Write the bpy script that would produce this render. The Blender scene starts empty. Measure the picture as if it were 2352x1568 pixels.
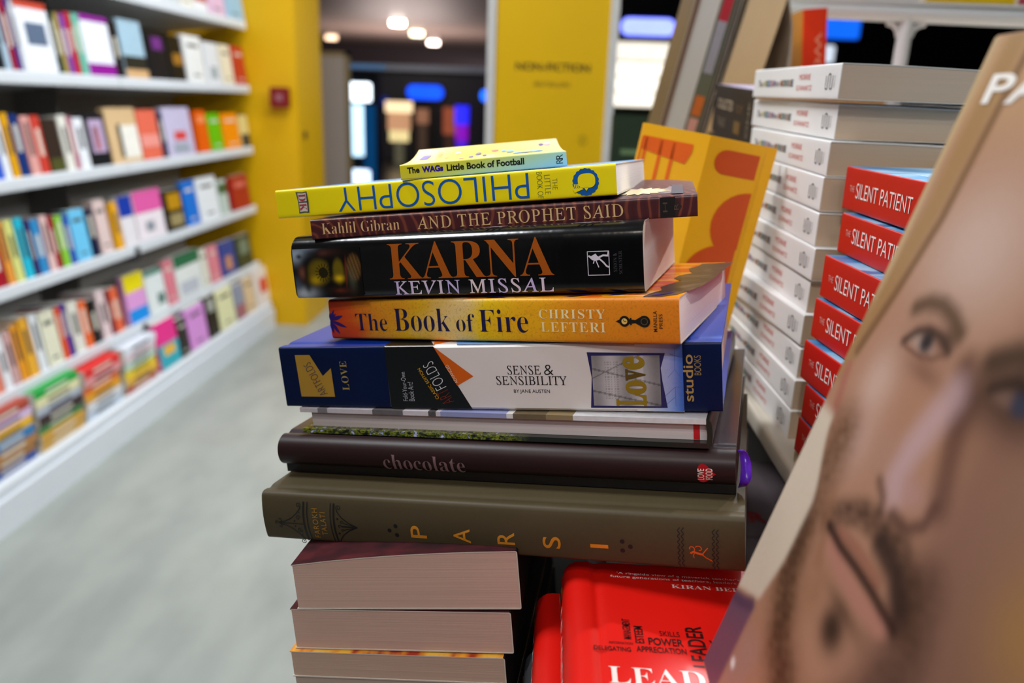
import bpy, bmesh, math, random
from mathutils import Vector, Quaternion, Matrix
random.seed(7)
SC = bpy.context.scene
COL = SC.collection

# ---------------------------------------------------------------- camera
EYE = Vector((0, 0, 1.28))
cam_data = bpy.data.cameras.new('camera')
cam = bpy.data.objects.new('camera', cam_data)
COL.objects.link(cam)
cam_data.sensor_width = 36.0
cam_data.lens = 28.0
cam_data.clip_start = 0.02
cam_data.clip_end = 120
ROT = Matrix(((0.9978684, -0.0481068, 0.0440951),
              (0.0559946, 0.2841593, -0.9571406),
              (0.0335149, 0.9575694, 0.2862473)))
cam.matrix_world = Matrix.Translation(EYE) @ ROT.to_4x4()
cam_data.dof.use_dof = True
cam_data.dof.focus_distance = 0.405
cam_data.dof.aperture_fstop = 6.0
SC.camera = cam

# ---------------------------------------------------------------- exposure, world, lamps
SC.view_settings.view_transform = 'Standard'
SC.view_settings.look = 'None'
SC.view_settings.gamma = 1.0
SC.view_settings.exposure = 0.3
SC.view_settings.use_curve_mapping = False
world = bpy.data.worlds.new('world'); SC.world = world
world.use_nodes = True
world.node_tree.nodes['Background'].inputs[0].default_value = (0.55, 0.6, 0.7, 1)
world.node_tree.nodes['Background'].inputs[1].default_value = 0.03


def lamp(name, loc, power, size, color=(1, 1, 1), target=None, spot=None, blend=.25):
    d = bpy.data.lights.new(name, 'SPOT' if spot else 'AREA')
    d.energy = power
    d.color = color
    if spot:
        d.spot_size = math.radians(spot); d.spot_blend = blend; d.shadow_soft_size = size
    else:
        d.shape = 'DISK'; d.size = size
    o = bpy.data.objects.new(name, d); COL.objects.link(o)
    o.location = loc
    t = Vector(target) if target else Vector((loc[0], loc[1], 0))
    o.rotation_euler = (t - Vector(loc)).to_track_quat('-Z', 'Y').to_euler()
    return o


COOL = (0.93, 0.97, 1.0); WARM = (1.0, 0.9, 0.8)
# soft recessed panels in the shop ceiling, with added front fill behind the camera
for lx, ly, pw in ((-0.75, 2.6, 24), (-0.75, 3.8, 19), (0.9, 2.3, 44), (0.5, -1.6, 10), (-1.15, 0.6, 34), (-0.3, -2.7, 20)):
    lamp('shop_ceiling_or_fill_lamp', (lx, ly, 3.0), pw, 0.6, COOL)
lamp('shop_ceiling_or_fill_lamp', (3.3, 2.8, 2.8), 60, .8, COOL, target=(-2.0, 3.0, .8))  # added unseen fill from the right, brightens the gaps between the shelves
# track spots aimed at the display table and at the wall shelf
lamp('track_spot_lamp', (1.25, 1.5, 2.95), 70, 0.035, WARM, (0.05, 0.45, 1.1), spot=50)
lamp('track_spot_lamp', (0.6, 2.3, 2.95), 55, 0.035, COOL, (0.05, 0.5, 1.1), spot=45)
lamp('track_spot_lamp', (-0.7, -0.9, 2.95), 26, 0.04, WARM, (0.1, 0.35, 1.05), spot=40)
lamp('track_spot_lamp', (-0.5, -1.3, 2.95), 46, 0.05, COOL, (0.08, 0.45, 1.31), spot=13, blend=.55)
lamp('track_spot_lamp', (-0.75, 0.95, 2.95), 46, 0.04, WARM, (-0.1, 2.0, 1.5), spot=19, blend=.3)
lamp('track_spot_lamp', (0.25, 2.2, 2.95), 17, 0.1, COOL, (-1.75, 2.5, 0.7), spot=70, blend=.6)
lamp('track_spot_lamp', (0.25, 3.4, 2.95), 15, 0.1, COOL, (-1.75, 3.7, 0.7), spot=70, blend=.6)


# ---------------------------------------------------------------- materials
def lin(h):
    r = [int(h[i:i + 2], 16) / 255 for i in (0, 2, 4)]
    return tuple((c / 12.92 if c <= .04045 else ((c + .055) / 1.055) ** 2.4) for c in r)


MATS = {}


def nodes(name, rough=.5, spec=.4):
    m = bpy.data.materials.new(name); m.use_nodes = True
    nt = m.node_tree; b = nt.nodes['Principled BSDF']
    b.inputs['Roughness'].default_value = rough
    b.inputs['Specular IOR Level'].default_value = spec
    return m, nt, b


def N(nt, kind, **kw):
    n = nt.nodes.new(kind)
    for k, v in kw.items(): setattr(n, k, v)
    return n


def coords(nt, scale=(1, 1, 1)):
    tc = N(nt, 'ShaderNodeTexCoord'); mp = N(nt, 'ShaderNodeMapping')
    mp.inputs['Scale'].default_value = scale
    nt.links.new(tc.outputs['Object'], mp.inputs['Vector'])
    return mp.outputs['Vector']


def ramp(nt, fac, stops, interp='LINEAR'):
    r = N(nt, 'ShaderNodeValToRGB'); r.color_ramp.interpolation = interp
    e = r.color_ramp.elements
    while len(e) > 1: e.remove(e[-1])
    e[0].position = stops[0][0]; e[0].color = (*lin(stops[0][1]), 1)
    for p, c in stops[1:]:
        k = e.new(p); k.color = (*lin(c), 1)
    nt.links.new(fac, r.inputs[0])
    return r.outputs[0]


def mixc(nt, fac, a, b, mode='MIX'):
    m = N(nt, 'ShaderNodeMix', data_type='RGBA', blend_type=mode)
    for sock, v in ((0, fac), (6, a), (7, b)):
        if hasattr(v, 'is_output'): nt.links.new(v, m.inputs[sock])
        else: m.inputs[sock].default_value = v if sock == 0 else (*v, 1)
    return m.outputs[2]


def noise(nt, vec, scale, detail=3):
    n = N(nt, 'ShaderNodeTexNoise'); n.inputs['Scale'].default_value = scale; n.inputs['Detail'].default_value = detail
    nt.links.new(vec, n.inputs['Vector']); return n.outputs['Fac']


def bump(nt, b, h, strength, dist):
    n = N(nt, 'ShaderNodeBump'); n.inputs['Strength'].default_value = strength; n.inputs['Distance'].default_value = dist
    nt.links.new(h, n.inputs['Height']); nt.links.new(n.outputs[0], b.inputs['Normal'])


def paper(h, rough=.45, spec=.4, var=.12, scale=60):
    """printed card or paint: one ink colour with a faint mottling"""
    k = ('paper', h, rough, spec, var, scale)
    if k in MATS: return MATS[k]
    m, nt, b = nodes('print_' + h, rough, spec)
    c = lin(h); v = coords(nt)
    f = noise(nt, v, scale)
    nt.links.new(mixc(nt, f, tuple(x * (1 - var) for x in c), tuple(min(1, x * (1 + var)) for x in c)), b.inputs['Base Color'])
    MATS[k] = m; return m


def pages(h, contrast=.25, freq=1600):
    """cut edge of a block of leaves: fine lines across the thickness"""
    k = ('pages', h, contrast, freq)
    if k in MATS: return MATS[k]
    m, nt, b = nodes('leaves_' + h, .85, .15)
    c = lin(h)
    v = coords(nt, (6, 6, freq)); f = noise(nt, v, 1.0, 4)
    v2 = coords(nt, (9, 9, 60)); f2 = noise(nt, v2, 1.0, 2)
    col = mixc(nt, f, tuple(x * (1 - contrast) for x in c), tuple(min(1, x * (1 + contrast * .5)) for x in c))
    nt.links.new(mixc(nt, f2, col, c), b.inputs['Base Color'])
    bump(nt, b, f, .25, .0004)
    MATS[k] = m; return m


def glow(h, strength, tex=None):
    k = ('glow', h, strength, tex)
    if k in MATS: return MATS[k]
    m, nt, b = nodes('lit_' + h, .5, .2)
    b.inputs['Base Color'].default_value = (0, 0, 0, 1)
    c = lin(h)
    v = coords(nt); f = noise(nt, v, tex or 3)
    nt.links.new(mixc(nt, f, tuple(x * .75 for x in c), c), b.inputs['Emission Color'])
    b.inputs['Emission Strength'].default_value = strength
    MATS[k] = m; return m


def foil(h, rough=.28):
    k = ('foil', h, rough)
    if k in MATS: return MATS[k]
    m, nt, b = nodes('foil_' + h, rough, .6)
    v = coords(nt); f = noise(nt, v, 900, 2); c = lin(h)
    nt.links.new(mixc(nt, f, tuple(x * .85 for x in c), c), b.inputs['Base Color'])
    b.inputs['Metallic'].default_value = .25
    bump(nt, b, f, .1, .0002)
    MATS[k] = m; return m


def painted_attr(name, rough=.4):
    m, nt, b = nodes(name, rough, .35)
    a = N(nt, 'ShaderNodeAttribute'); a.attribute_name = 'ink'
    v = coords(nt); f = noise(nt, v, 700, 2)
    nt.links.new(mixc(nt, f, a.outputs['Color'], mixc(nt, .12, a.outputs['Color'], (0, 0, 0))), b.inputs['Base Color'])
    return m


# ---------------------------------------------------------------- lettering
def serif(s):
    r = ''
    for ch in s:
        if 'A' <= ch <= 'Z': r += chr(0x1D400 + ord(ch) - 65)
        elif 'a' <= ch <= 'z': r += chr(0x1D41A + ord(ch) - 97)
        else: r += ch
    return r


def roman(s):
    """light capitals: the slanted set, stood upright again by glyphs()"""
    return ''.join(chr(0x1D434 + ord(c) - 65) if 'A' <= c <= 'Z' else c for c in s)


GLYPHS = {}


def glyphs(s, off=0.0, gap=1.0, res=6, cut=None):
    k = (s, off, gap, cut)
    if k in GLYPHS: return GLYPHS[k]
    cu = bpy.data.curves.new('letters', 'FONT'); cu.body = s; cu.offset = off; cu.resolution_u = res; cu.space_character = gap
    o = bpy.data.objects.new('letters', cu); COL.objects.link(o)
    dg = bpy.context.evaluated_depsgraph_get(); dg.update()
    me = o.evaluated_get(dg).to_mesh()
    vs = [(v.co.x, v.co.y) for v in me.vertices]; fs = [tuple(p.vertices) for p in me.polygons]
    o.evaluated_get(dg).to_mesh_clear()
    if any(0x1D434 <= ord(ch) < 0x1D44E for ch in s): vs = [(x - y * .285, y) for x, y in vs]
    bpy.data.objects.remove(o); bpy.data.curves.remove(cu)
    x0 = min(v[0] for v in vs); x1 = max(v[0] for v in vs); y0 = min(v[1] for v in vs); y1 = max(v[1] for v in vs)
    vs = [((x - x0) / (x1 - x0), (y - y0) / (y1 - y0)) for x, y in vs]
    if cut:      # extra edges so that the letters can follow a rounded spine
        bm = bmesh.new(); bv = [bm.verts.new((x, y, 0)) for x, y in vs]
        for f in fs:
            try: bm.faces.new([bv[i] for i in f])
            except ValueError: pass
        for j in range(1, 7):
            co = (0, j / 7, 0) if cut == 'v' else (j / 7, 0, 0)
            bmesh.ops.bisect_plane(bm, geom=bm.verts[:] + bm.edges[:] + bm.faces[:], plane_co=co, plane_no=(0, 1, 0) if cut == 'v' else (1, 0, 0))
        bm.verts.index_update(); vs = [(v.co.x, v.co.y) for v in bm.verts]; fs = [tuple(v.index for v in f.verts) for f in bm.faces]; bm.free()
    # make every face look the same way
    out = []
    for f in fs:
        a = sum(vs[f[i]][0] * vs[f[(i + 1) % len(f)]][1] - vs[f[(i + 1) % len(f)]][0] * vs[f[i]][1] for i in range(len(f)))
        out.append(f if a > 0 else f[::-1])
    GLYPHS[k] = (vs, out); return GLYPHS[k]


# ---------------------------------------------------------------- mesh builder
class MB:
    def __init__(self): self.v = []; self.f = []; self.m = []; self.mats = []; self.ink = {}

    def mi(self, mat):
        if mat not in self.mats: self.mats.append(mat)
        return self.mats.index(mat)

    def add(self, vs, fs, mat):
        o = len(self.v); self.v += [tuple(p) for p in vs]; i = self.mi(mat)
        for f in fs: self.f.append(tuple(o + k for k in f)); self.m.append(i)
        return o

    def box(self, a, b, mat):
        (x0, y0, z0), (x1, y1, z1) = a, b
        vs = [(x0, y0, z0), (x1, y0, z0), (x1, y1, z0), (x0, y1, z0), (x0, y0, z1), (x1, y0, z1), (x1, y1, z1), (x0, y1, z1)]
        self.add(vs, [(3, 2, 1, 0), (4, 5, 6, 7), (0, 1, 5, 4), (1, 2, 6, 5), (2, 3, 7, 6), (3, 0, 4, 7)], mat)

    def rbox(self, a, b, r, mat, axis=2, seg=4):
        """box with its four edges along one axis rounded"""
        ax = [i for i in range(3) if i != axis]
        if axis == 1: ax = [2, 0]
        u0, u1, w0, w1 = a[ax[0]], b[ax[0]], a[ax[1]], b[ax[1]]
        ring = []
        for cx, cy, s in ((u1 - r, w1 - r, 0), (u0 + r, w1 - r, 1), (u0 + r, w0 + r, 2), (u1 - r, w0 + r, 3)):
            for k in range(seg + 1):
                t = (s + k / seg) * math.pi / 2
                ring.append((cx + r * math.cos(t), cy + r * math.sin(t)))
        self.prism(ring, a[axis], b[axis], mat, ax, axis)

    def prism(self, ring, h0, h1, mat, ax=(0, 1), axis=2):
        n = len(ring); vs = []
        for h in (h0, h1):
            for u, w in ring:
                p = [0, 0, 0]; p[ax[0]] = u; p[ax[1]] = w; p[axis] = h; vs.append(p)
        fs = [tuple(range(n - 1, -1, -1)), tuple(range(n, 2 * n))] + [(i, (i + 1) % n, n + (i + 1) % n, n + i) for i in range(n)]
        self.add(vs, fs, mat)

    def tube(self, pts, r, mat, n=12):
        pts = [Vector(p) for p in pts]; vs = []; fs = []
        for i, p in enumerate(pts):
            d = (pts[min(i + 1, len(pts) - 1)] - pts[max(i - 1, 0)]).normalized()
            s = d.cross(Vector((0.31, 0.2, 0.93))).normalized(); t = d.cross(s)
            for k in range(n):
                a = 2 * math.pi * k / n; vs.append(p + (s * math.cos(a) + t * math.sin(a)) * r)
        for i in range(len(pts) - 1):
            for k in range(n): fs.append((i * n + k, i * n + (k + 1) % n, (i + 1) * n + (k + 1) % n, (i + 1) * n + k))
        fs.append(tuple(range(n - 1, -1, -1))); fs.append(tuple((len(pts) - 1) * n + k for k in range(n)))
        self.add(vs, fs, mat)

    # --- flat marks: everything below is laid on a surface given by surf(u, w)
    def text(self, s, box, mat, surf, rot=0, off=0.0, gap=1.0):
        x0, z0, x1, z1 = [k / 1000 for k in box]
        w, h = x1 - x0, z1 - z0
        o, U, V = {0: ((x0, z0), (w, 0), (0, h)), 90: ((x1, z0), (0, h), (-w, 0)),
                   180: ((x1, z1), (-w, 0), (0, -h)), -90: ((x0, z1), (0, -h), (w, 0))}[rot]
        self.text_uv(s, o, U, V, mat, surf, off, gap)

    def text_uv(self, s, o, U, V, mat, surf, off=0.0, gap=1.0):
        cut = ('u' if abs(U[1]) > abs(U[0]) else 'v') if getattr(surf, 'curved', False) else None
        vs, fs = glyphs(s, off, gap, cut=cut)
        self.add([surf(o[0] + a * U[0] + b * V[0], o[1] + a * U[1] + b * V[1]) for a, b in vs], fs, mat)

    def poly(self, pts, mat, surf):
        """a filled shape, points in millimetres, counter-clockwise"""
        a = sum(pts[i][0] * pts[(i + 1) % len(pts)][1] - pts[(i + 1) % len(pts)][0] * pts[i][1] for i in range(len(pts)))
        if a < 0: pts = pts[::-1]
        self.add([surf(x / 1000, z / 1000) for x, z in pts], [tuple(range(len(pts)))], mat)

    def strip(self, pts, w, mat, surf):
        """a drawn line of width w (mm)"""
        n = len(pts); L = []; Rr = []
        for i in range(n):
            a = pts[max(i - 1, 0)]; b = pts[min(i + 1, n - 1)]
            dx, dz = b[0] - a[0], b[1] - a[1]; q = math.hypot(dx, dz) or 1
            nx, nz = -dz / q * w / 2, dx / q * w / 2
            L.append((pts[i][0] + nx, pts[i][1] + nz)); Rr.append((pts[i][0] - nx, pts[i][1] - nz))
        vs = [surf(x / 1000, z / 1000) for x, z in Rr + L]
        self.add(vs, [(i, i + 1, n + i + 1, n + i) for i in range(n - 1)], mat)

    def disc(self, c, r, mat, surf, n=14, ry=None):
        ry = ry or r
        self.poly([(c[0] + r * math.cos(2 * math.pi * k / n), c[1] + ry * math.sin(2 * math.pi * k / n)) for k in range(n)], mat, surf)

    def picture(self, box, nx, nz, fn, mat, surf):
        """a printed picture: a fine grid whose ink colours come from fn(u mm, w mm)"""
        x0, z0, x1, z1 = box; vs = []; cs = []
        for j in range(nz + 1):
            for i in range(nx + 1):
                x = x0 + (x1 - x0) * i / nx; z = z0 + (z1 - z0) * j / nz
                vs.append(surf(x / 1000, z / 1000)); cs.append(fn(x, z))
        fs = [(j * (nx + 1) + i, j * (nx + 1) + i + 1, (j + 1) * (nx + 1) + i + 1, (j + 1) * (nx + 1) + i) for j in range(nz) for i in range(nx)]
        o = self.add(vs, fs, mat)
        for k, c in enumerate(cs): self.ink[o + k] = c

    def build(self, name, parent=None, xf=None, smooth=True, angle=32):
        me = bpy.data.meshes.new(name)
        vs = [xf(p) for p in self.v] if xf else self.v
        me.from_pydata(vs, [], self.f)
        for m in self.mats: me.materials.append(m)
        me.polygons.foreach_set('material_index', self.m)
        if self.ink:
            at = me.color_attributes.new('ink', 'FLOAT_COLOR', 'POINT')
            for k, c in self.ink.items(): at.data[k].color = (*c, 1)
        if smooth:
            me.polygons.foreach_set('use_smooth', [True] * len(me.polygons))
            me.set_sharp_from_angle(angle=math.radians(angle))
        me.update()
        o = bpy.data.objects.new(name, me); COL.objects.link(o)
        if parent: o.parent = parent
        return o


def tag(o, label, cat, group=None):
    o['label'] = label; o['category'] = cat
    if group: o['group'] = group
    return o


def empty(name, loc=(0, 0, 0), quat=None):
    o = bpy.data.objects.new(name, None); COL.objects.link(o)
    o.empty_display_size = .02
    o.location = loc
    o.rotation_mode = 'QUATERNION'
    if quat: o.rotation_quaternion = quat
    return o


def struct(o):
    o['kind'] = 'structure'; return o


def copy_thing(root, label, group=None):
    r = root.copy(); COL.objects.link(r); r['label'] = label
    if group: r['group'] = group
    for ch in root.children:
        c = ch.copy(); COL.objects.link(c); c.parent = r
        for g in ch.children:
            d = g.copy(); COL.objects.link(d); d.parent = c
    return r


# ---------------------------------------------------------------- books
# a book lies in its own frame: x along the spine, y from the spine to the fore edge, z through the thickness
def book_path(D, T, r=.001, bulge=0., groove=0., gy=.009, step=None, ny=6, rt=None):
    rt = rt or r
    p = []
    def flat(z, sgn, ys):
        for y in ys:
            g = groove * math.exp(-((y - gy) / .0022) ** 2) if groove else 0
            p.append((y, z - sgn * g, 'top' if sgn > 0 else 'bottom'))
    y_in = max(r, rt, .0001)
    ys = [D * k / ny for k in range(ny, 0, -1)]
    if groove: ys = [y for y in ys if y > gy + .006] + [gy + k * .001 for k in (5, 3, 2, 1, 0, -1, -2, -3, -5) if gy + k * .001 > y_in]
    else: ys = [y for y in ys if y > y_in]
    z0 = 0.
    if step:
        d, h = step
        flat(0., -1, [y for y in ys if y > d]); p.append((d, 0., 'bottom')); p.append((d, h, 'bottom')); z0 = h
    else: flat(0., -1, ys)
    H = T - z0
    def sy(z):
        q = (z - z0 - H / 2) / (H / 2); return -bulge * max(0, 1 - q * q)
    for k in range(5):
        t = k / 4 * math.pi / 2; z = z0 + r - r * math.cos(t); p.append((r - r * math.sin(t) + sy(z), z, 'spine' if k else 'bottom'))
    for k in range(1, 9):
        z = z0 + r + (H - r - rt) * k / 9; p.append((sy(z), z, 'spine'))
    for k in range(5):
        t = k / 4 * math.pi / 2; z = T - rt + rt * math.sin(t); p.append((rt - rt * math.cos(t) + sy(z), z, 'spine'))
    flat(T, 1, ys[::-1])
    return p


def offset_path(p, d):
    out = []
    for i, (y, z, t) in enumerate(p):
        a = p[max(i - 1, 0)]; b = p[min(i + 1, len(p) - 1)]
        dy, dz = b[0] - a[0], b[1] - a[1]; q = math.hypot(dy, dz) or 1
        # walking bottom fore edge -> spine -> top: inside lies to the right
        out.append((y + dz / q * d, z - dy / q * d, t))
    return out


class Book:
    def __init__(self, name, L, D, T, spine, top=None, bottom=None, page='e4ded6', r=.0012, bulge=0., groove=0., gy=.009, step=None,
                 th=.0006, hard=False, curl=None, inset=None, fore=None, contrast=.22, nx=1, page_mat=None, inner=None, block_curl=True, draft=None, rt=None):
        self.L, self.D, self.T = L, D, T
        self.bulge, self.step = bulge, step
        self.curl = curl
        # lettering is given on a spine of the drafted size and fitted to the real one
        self.fx, self.fz = (L * 1000 / draft[0], T * 1000 / draft[1]) if draft else (1, 1)
        inset = inset if inset is not None else (.003 if hard else .0004)
        if hard: th = max(th, .0022)
        self.th = th
        path = book_path(D, T, r, bulge, groove, gy, step, rt=rt); inside = offset_path(path, th)
        top = top or spine; bottom = bottom or spine
        self.cover = MB()
        if curl: nx = max(nx, 8)
        cv = lambda x, y, z, t: (x, y, z + (curl(x / L, y / D) if (curl and t == 'top') else 0))
        n = len(path)
        vs = []
        for i in range(nx + 1):
            x = L * i / nx
            vs += [cv(x, *q) for q in path]
        for i in range(nx + 1):
            x = L * i / nx
            vs += [cv(x, *q) for q in inside]
        I = (nx + 1) * n
        o = len(self.cover.v); self.cover.v += vs
        cm = {'top': self.cover.mi(top), 'spine': self.cover.mi(spine), 'bottom': self.cover.mi(bottom)}
        edge = self.cover.mi(inner or paper('d8cfc2')) if not hard else cm['top']
        def F(f, m): self.cover.f.append(tuple(o + k for k in f)); self.cover.m.append(m)
        for i in range(nx):
            for k in range(n - 1):
                t = path[k + 1][2] if path[k][2] == 'bottom' and path[k + 1][2] == 'bottom' else (path[k][2] if path[k][2] != 'bottom' else path[k + 1][2])
                if path[k][2] == 'spine' and path[k + 1][2] == 'top': t = 'top'
                a, b = i * n + k, (i + 1) * n + k
                F((a, a + 1, b + 1, b), cm[t])
                F((I + a, I + b, I + b + 1, I + a + 1), edge if not hard else cm[t])
        for k in range(n - 1):
            t = 'top' if path[k + 1][2] == 'top' else path[k][2]
            F((k + 1, k, I + k, I + k + 1), edge if not hard else cm[t]); a = nx * n + k
            F((a, a + 1, I + a + 1, I + a), edge if not hard else cm[t])
        for i in range(nx):
            for k in (0, n - 1):
                a, b = i * n + k, (i + 1) * n + k
                f = (a, b, I + b, I + a)
                F(f if k == 0 else f[::-1], edge if not hard else cm[path[k][2]])
        # leaves
        self.block = MB()
        ip = offset_path(path, th + .0001)
        ipc = [(max(y, .0005) if hard else y, z) for y, z, t in ip]
        if fore is None: fore = inset
        ring = [(min(y, D - fore), z) for y, z in ipc]
        pm = page_mat or pages(page, contrast)
        m = len(ring); vs = []
        nb = 8 if curl else 1
        for i in range(nb + 1):
            x = inset + (L - 2 * inset) * i / nb
            vs += [(x, y, z + (curl(x / L, y / D) if (curl and block_curl and ip[k][2] == 'top') else 0)) for k, (y, z) in enumerate(ring)]
        fs = [tuple(range(m)), tuple(nb * m + k for k in range(m - 1, -1, -1))]
        for i in range(nb):
            a = i * m; fs += [(a + k, a + m + k, a + m + (k + 1) % m, a + (k + 1) % m) for k in range(m)]
        self.block.add(vs, fs, pm)
        self.root = empty(name)

    def spine(self, eps=.00025):
        b, T, z0 = self.bulge, self.T, (self.step[1] if self.step else 0)
        H = T - z0
        def s(x, z):
            x *= self.fx; z *= self.fz
            q = (z - z0 - H / 2) / (H / 2); return (x, -b * max(0, 1 - q * q) - eps, z)
        s.curved = b > .0005
        return s

    def face(self, eps=.0002):
        """front cover as seen with the spine towards the viewer: (x, y)"""
        c = self.curl
        return lambda x, y: (x, y, self.T + eps + (c(x / self.L, y / self.D) if c else 0))

    def done(self, pos, quat, label, cat='book', group=None, xf=None, cover_name='cover'):
        self.root.location = pos
        if quat: self.root.rotation_quaternion = quat
        self.c = self.cover.build(cover_name, self.root, xf)
        self.b = self.block.build('page_block', self.root, xf)
        tag(self.root, label, cat, group)
        return self.root

# ================================================================ the setting
def floor_mat():
    m, nt, b = nodes('polished_screed', .38, .35)
    v = coords(nt, (1, 1, 1)); f = noise(nt, v, 1.3, 5); v2 = coords(nt, (2.2, .9, 1)); g = noise(nt, v2, 3.5, 4)
    a = ramp(nt, f, [(.25, '878c88'), (.6, '9da19b'), (.8, '97978b')])
    c = ramp(nt, g, [(.35, 'a3a69f'), (.65, '838783')])
    nt.links.new(mixc(nt, .45, a, c), b.inputs['Base Color'])
    h = noise(nt, v, 14, 3); bump(nt, b, h, .04, .01)
    return m


def wall_mat(h, rough=.5):
    return paper(h, rough, .3, .05, 4)


mb = MB(); mb.box((-2.3, -3.2, -.06), (4.2, 5.2, 0), floor_mat()); struct(mb.build('floor', smooth=False))
mb = MB(); mb.box((-2.3, -3.2, 3.1), (4.2, 4.75, 3.2), wall_mat('8a8782')); struct(mb.build('ceiling', smooth=False))
mb = MB(); mb.box((-2.3, -3.2, 0), (-2.12, 4.4, 3.1), wall_mat('6a6864')); struct(mb.build('wall_left', smooth=False))
mb = MB(); mb.box((4.2, -3.2, 0), (4.35, 4.75, 3.1), wall_mat('77736d')); struct(mb.build('wall_right', smooth=False))
# the yellow end wall; its thick end turns into the shop opening
mb = MB()
mb.box((-2.12, 4.4, 0), (-1.402, 4.865, 3.1), wall_mat('d6a500', .45))
struct(mb.build('wall_back', smooth=False))
mb = MB(); mb.box((-1.402, 4.45, 2.62), (4.2, 4.75, 3.1), wall_mat('5a5650')); struct(mb.build('beam_front', smooth=False))
mb = MB(); mb.box((-12, 5.2, -.06), (16, 36, 0), paper('2a2724', .25, .5, .2, 1.5)); struct(mb.build('floor_outside', smooth=False))
mb = MB(); mb.box((-12, 4.75, 3.4), (16, 36, 3.5), wall_mat('6b5f58')); struct(mb.build('ceiling_outside', smooth=False))
mb = MB(); mb.box((-12, 35, 0), (16, 35.3, 3.4), wall_mat('4a4248')); struct(mb.build('wall_outside', smooth=False))

# red alarm box on the yellow wall, and the dark screw plate on the wall end
alarm = empty('fire_alarm_box', (-1.482, 4.372, 1.268))
mb = MB(); mb.rbox((-.05, -.028, -.052), (.05, .003, .052), .008, paper('780a10', .4), axis=1); mb.build('case', alarm)
mb = MB(); mb.rbox((-.018, -.031, -.018), (.018, -.026, .018), .004, paper('96606a', .3), axis=1); mb.build('pane', alarm)
tag(alarm, 'small dark red fire alarm box on the yellow wall beside the shelf', 'fire alarm')
mb = MB(); mb.prism([(.02 * math.cos(k * .6283), .02 * math.sin(k * .6283)) for k in range(10)], 0, .012, paper('2a220a', .4), (0, 2), 1)
mb.prism([(.007 * math.cos(k * .6283), .007 * math.sin(k * .6283)) for k in range(10)], -.006, .002, paper('6a5a20', .4), (0, 2), 1)
o = mb.build('wall_plug'); o.rotation_euler = (0, 0, math.pi / 2); o.location = (-1.392, 4.5, 1.073); tag(o, 'small dark round plug in the yellow wall end beside the opening', 'wall plug')

# ---------------------------------------------------------------- the mall beyond the opening
lamp('mall_fill_lamp', (-1.4, 6.6, 3.3), 30, .5, (1, .88, .85), target=(-1.45, 5.6, 1.0))  # unseen mall lamps added as fill; this one lights the grey panel
lamp('mall_fill_lamp', (-3, 16, 3.3), 45, .5, (1, .85, .8))
lamp('mall_fill_lamp', (-3, 31, 3.2), 260, 1, (1, .82, .9))  # added fill for the far mall wall
lamp('mall_fill_lamp', (2, 24, 3.3), 45, .5, (1, .85, .8))
lamp('mall_fill_lamp', (-5, 27, .4), 420, 3, (1, .8, .75), target=(-5, 27, 3.4))  # added uplight near the floor, brightens the mall ceiling
lamp('mall_fill_lamp', (-4, 12, .6), 60, 2, (1, .85, .8), target=(-4, 14, 3.4))  # second added uplight, for the nearer part of the mall ceiling
for i, (x, y, h, s, where) in enumerate(((-4.57, 23.5, 'fff2e2', 16, 'highest of the three in a slanting row'), (-4.61, 26.9, 'f2e2b8', 9, 'middle of the three in a slanting row'),
                                  (-4.69, 30.9, 'f8e2d6', 12, 'lowest of the three in a slanting row'), (-8.2, 29.9, 'd8b090', 5, 'close to the yellow wall end'))):
    e = empty('ceiling_downlight', (x, y, 3.4))
    ring = [(.25 * math.cos(k * math.pi / 12), .25 * math.sin(k * math.pi / 12)) for k in range(24)]
    mb = MB(); mb.prism(ring, -.03, 0, paper('b9b2aa', .4)); mb.build('rim', e)
    mb = MB(); mb.prism([(a * .8, b * .8) for a, b in ring], -.16, -.03, glow(h, s)); mb.build('lamp', e)
    tag(e, 'round ceiling light beyond the opening, ' + where, 'ceiling light', 'ceiling lights in the mall')

# grey totem panel just outside
e = empty('totem_panel', (-1.62, 5.6, 0))
mb = MB(); mb.rbox((-.2, -.03, 0), (.178, .03, 1.545), .01, paper('8f857e', .5)); mb.build('panel', e)
mb = MB(); mb.box((.178, -.035, 0), (.2, .035, 1.57), paper('7a6a48', .5)); mb.box((-.2, -.035, 1.545), (.2, .035, 1.57), paper('7a6a48', .5)); mb.build('edge_trim', e)
tag(e, 'tall grey upright panel with tan edge standing beside the yellow wall end', 'panel')

# lit kiosk column with three bright screens
e = empty('kiosk', (-2.55, 11., 0))
mb = MB(); mb.box((-.32, .02, 0), (.12, .3, 1.6), paper('0c1826', .5)); mb.build('housing', e)
for z0, z1, x0, x1, h, s in ((1.235, 1.475, -.28, .045, 'eaf6ff', 3.2), (.52, 1.195, -.28, -.06, 'bfe6ff', 1.9), (.02, .34, -.275, .02, 'cfe4ff', 2.4)):
    mb = MB(); mb.rbox((x0, -.01, z0), (x1, .02, z1), .03, glow(h, s, 5), axis=1); mb.build('screen', e)
mb = MB(); mb.box((-.06, -.005, .06), (.1, .02, 1.19), glow('0a4a80', .6)); mb.build('side_light', e)
tag(e, 'dark kiosk with three glowing pale blue screens outside the opening', 'kiosk')

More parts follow.
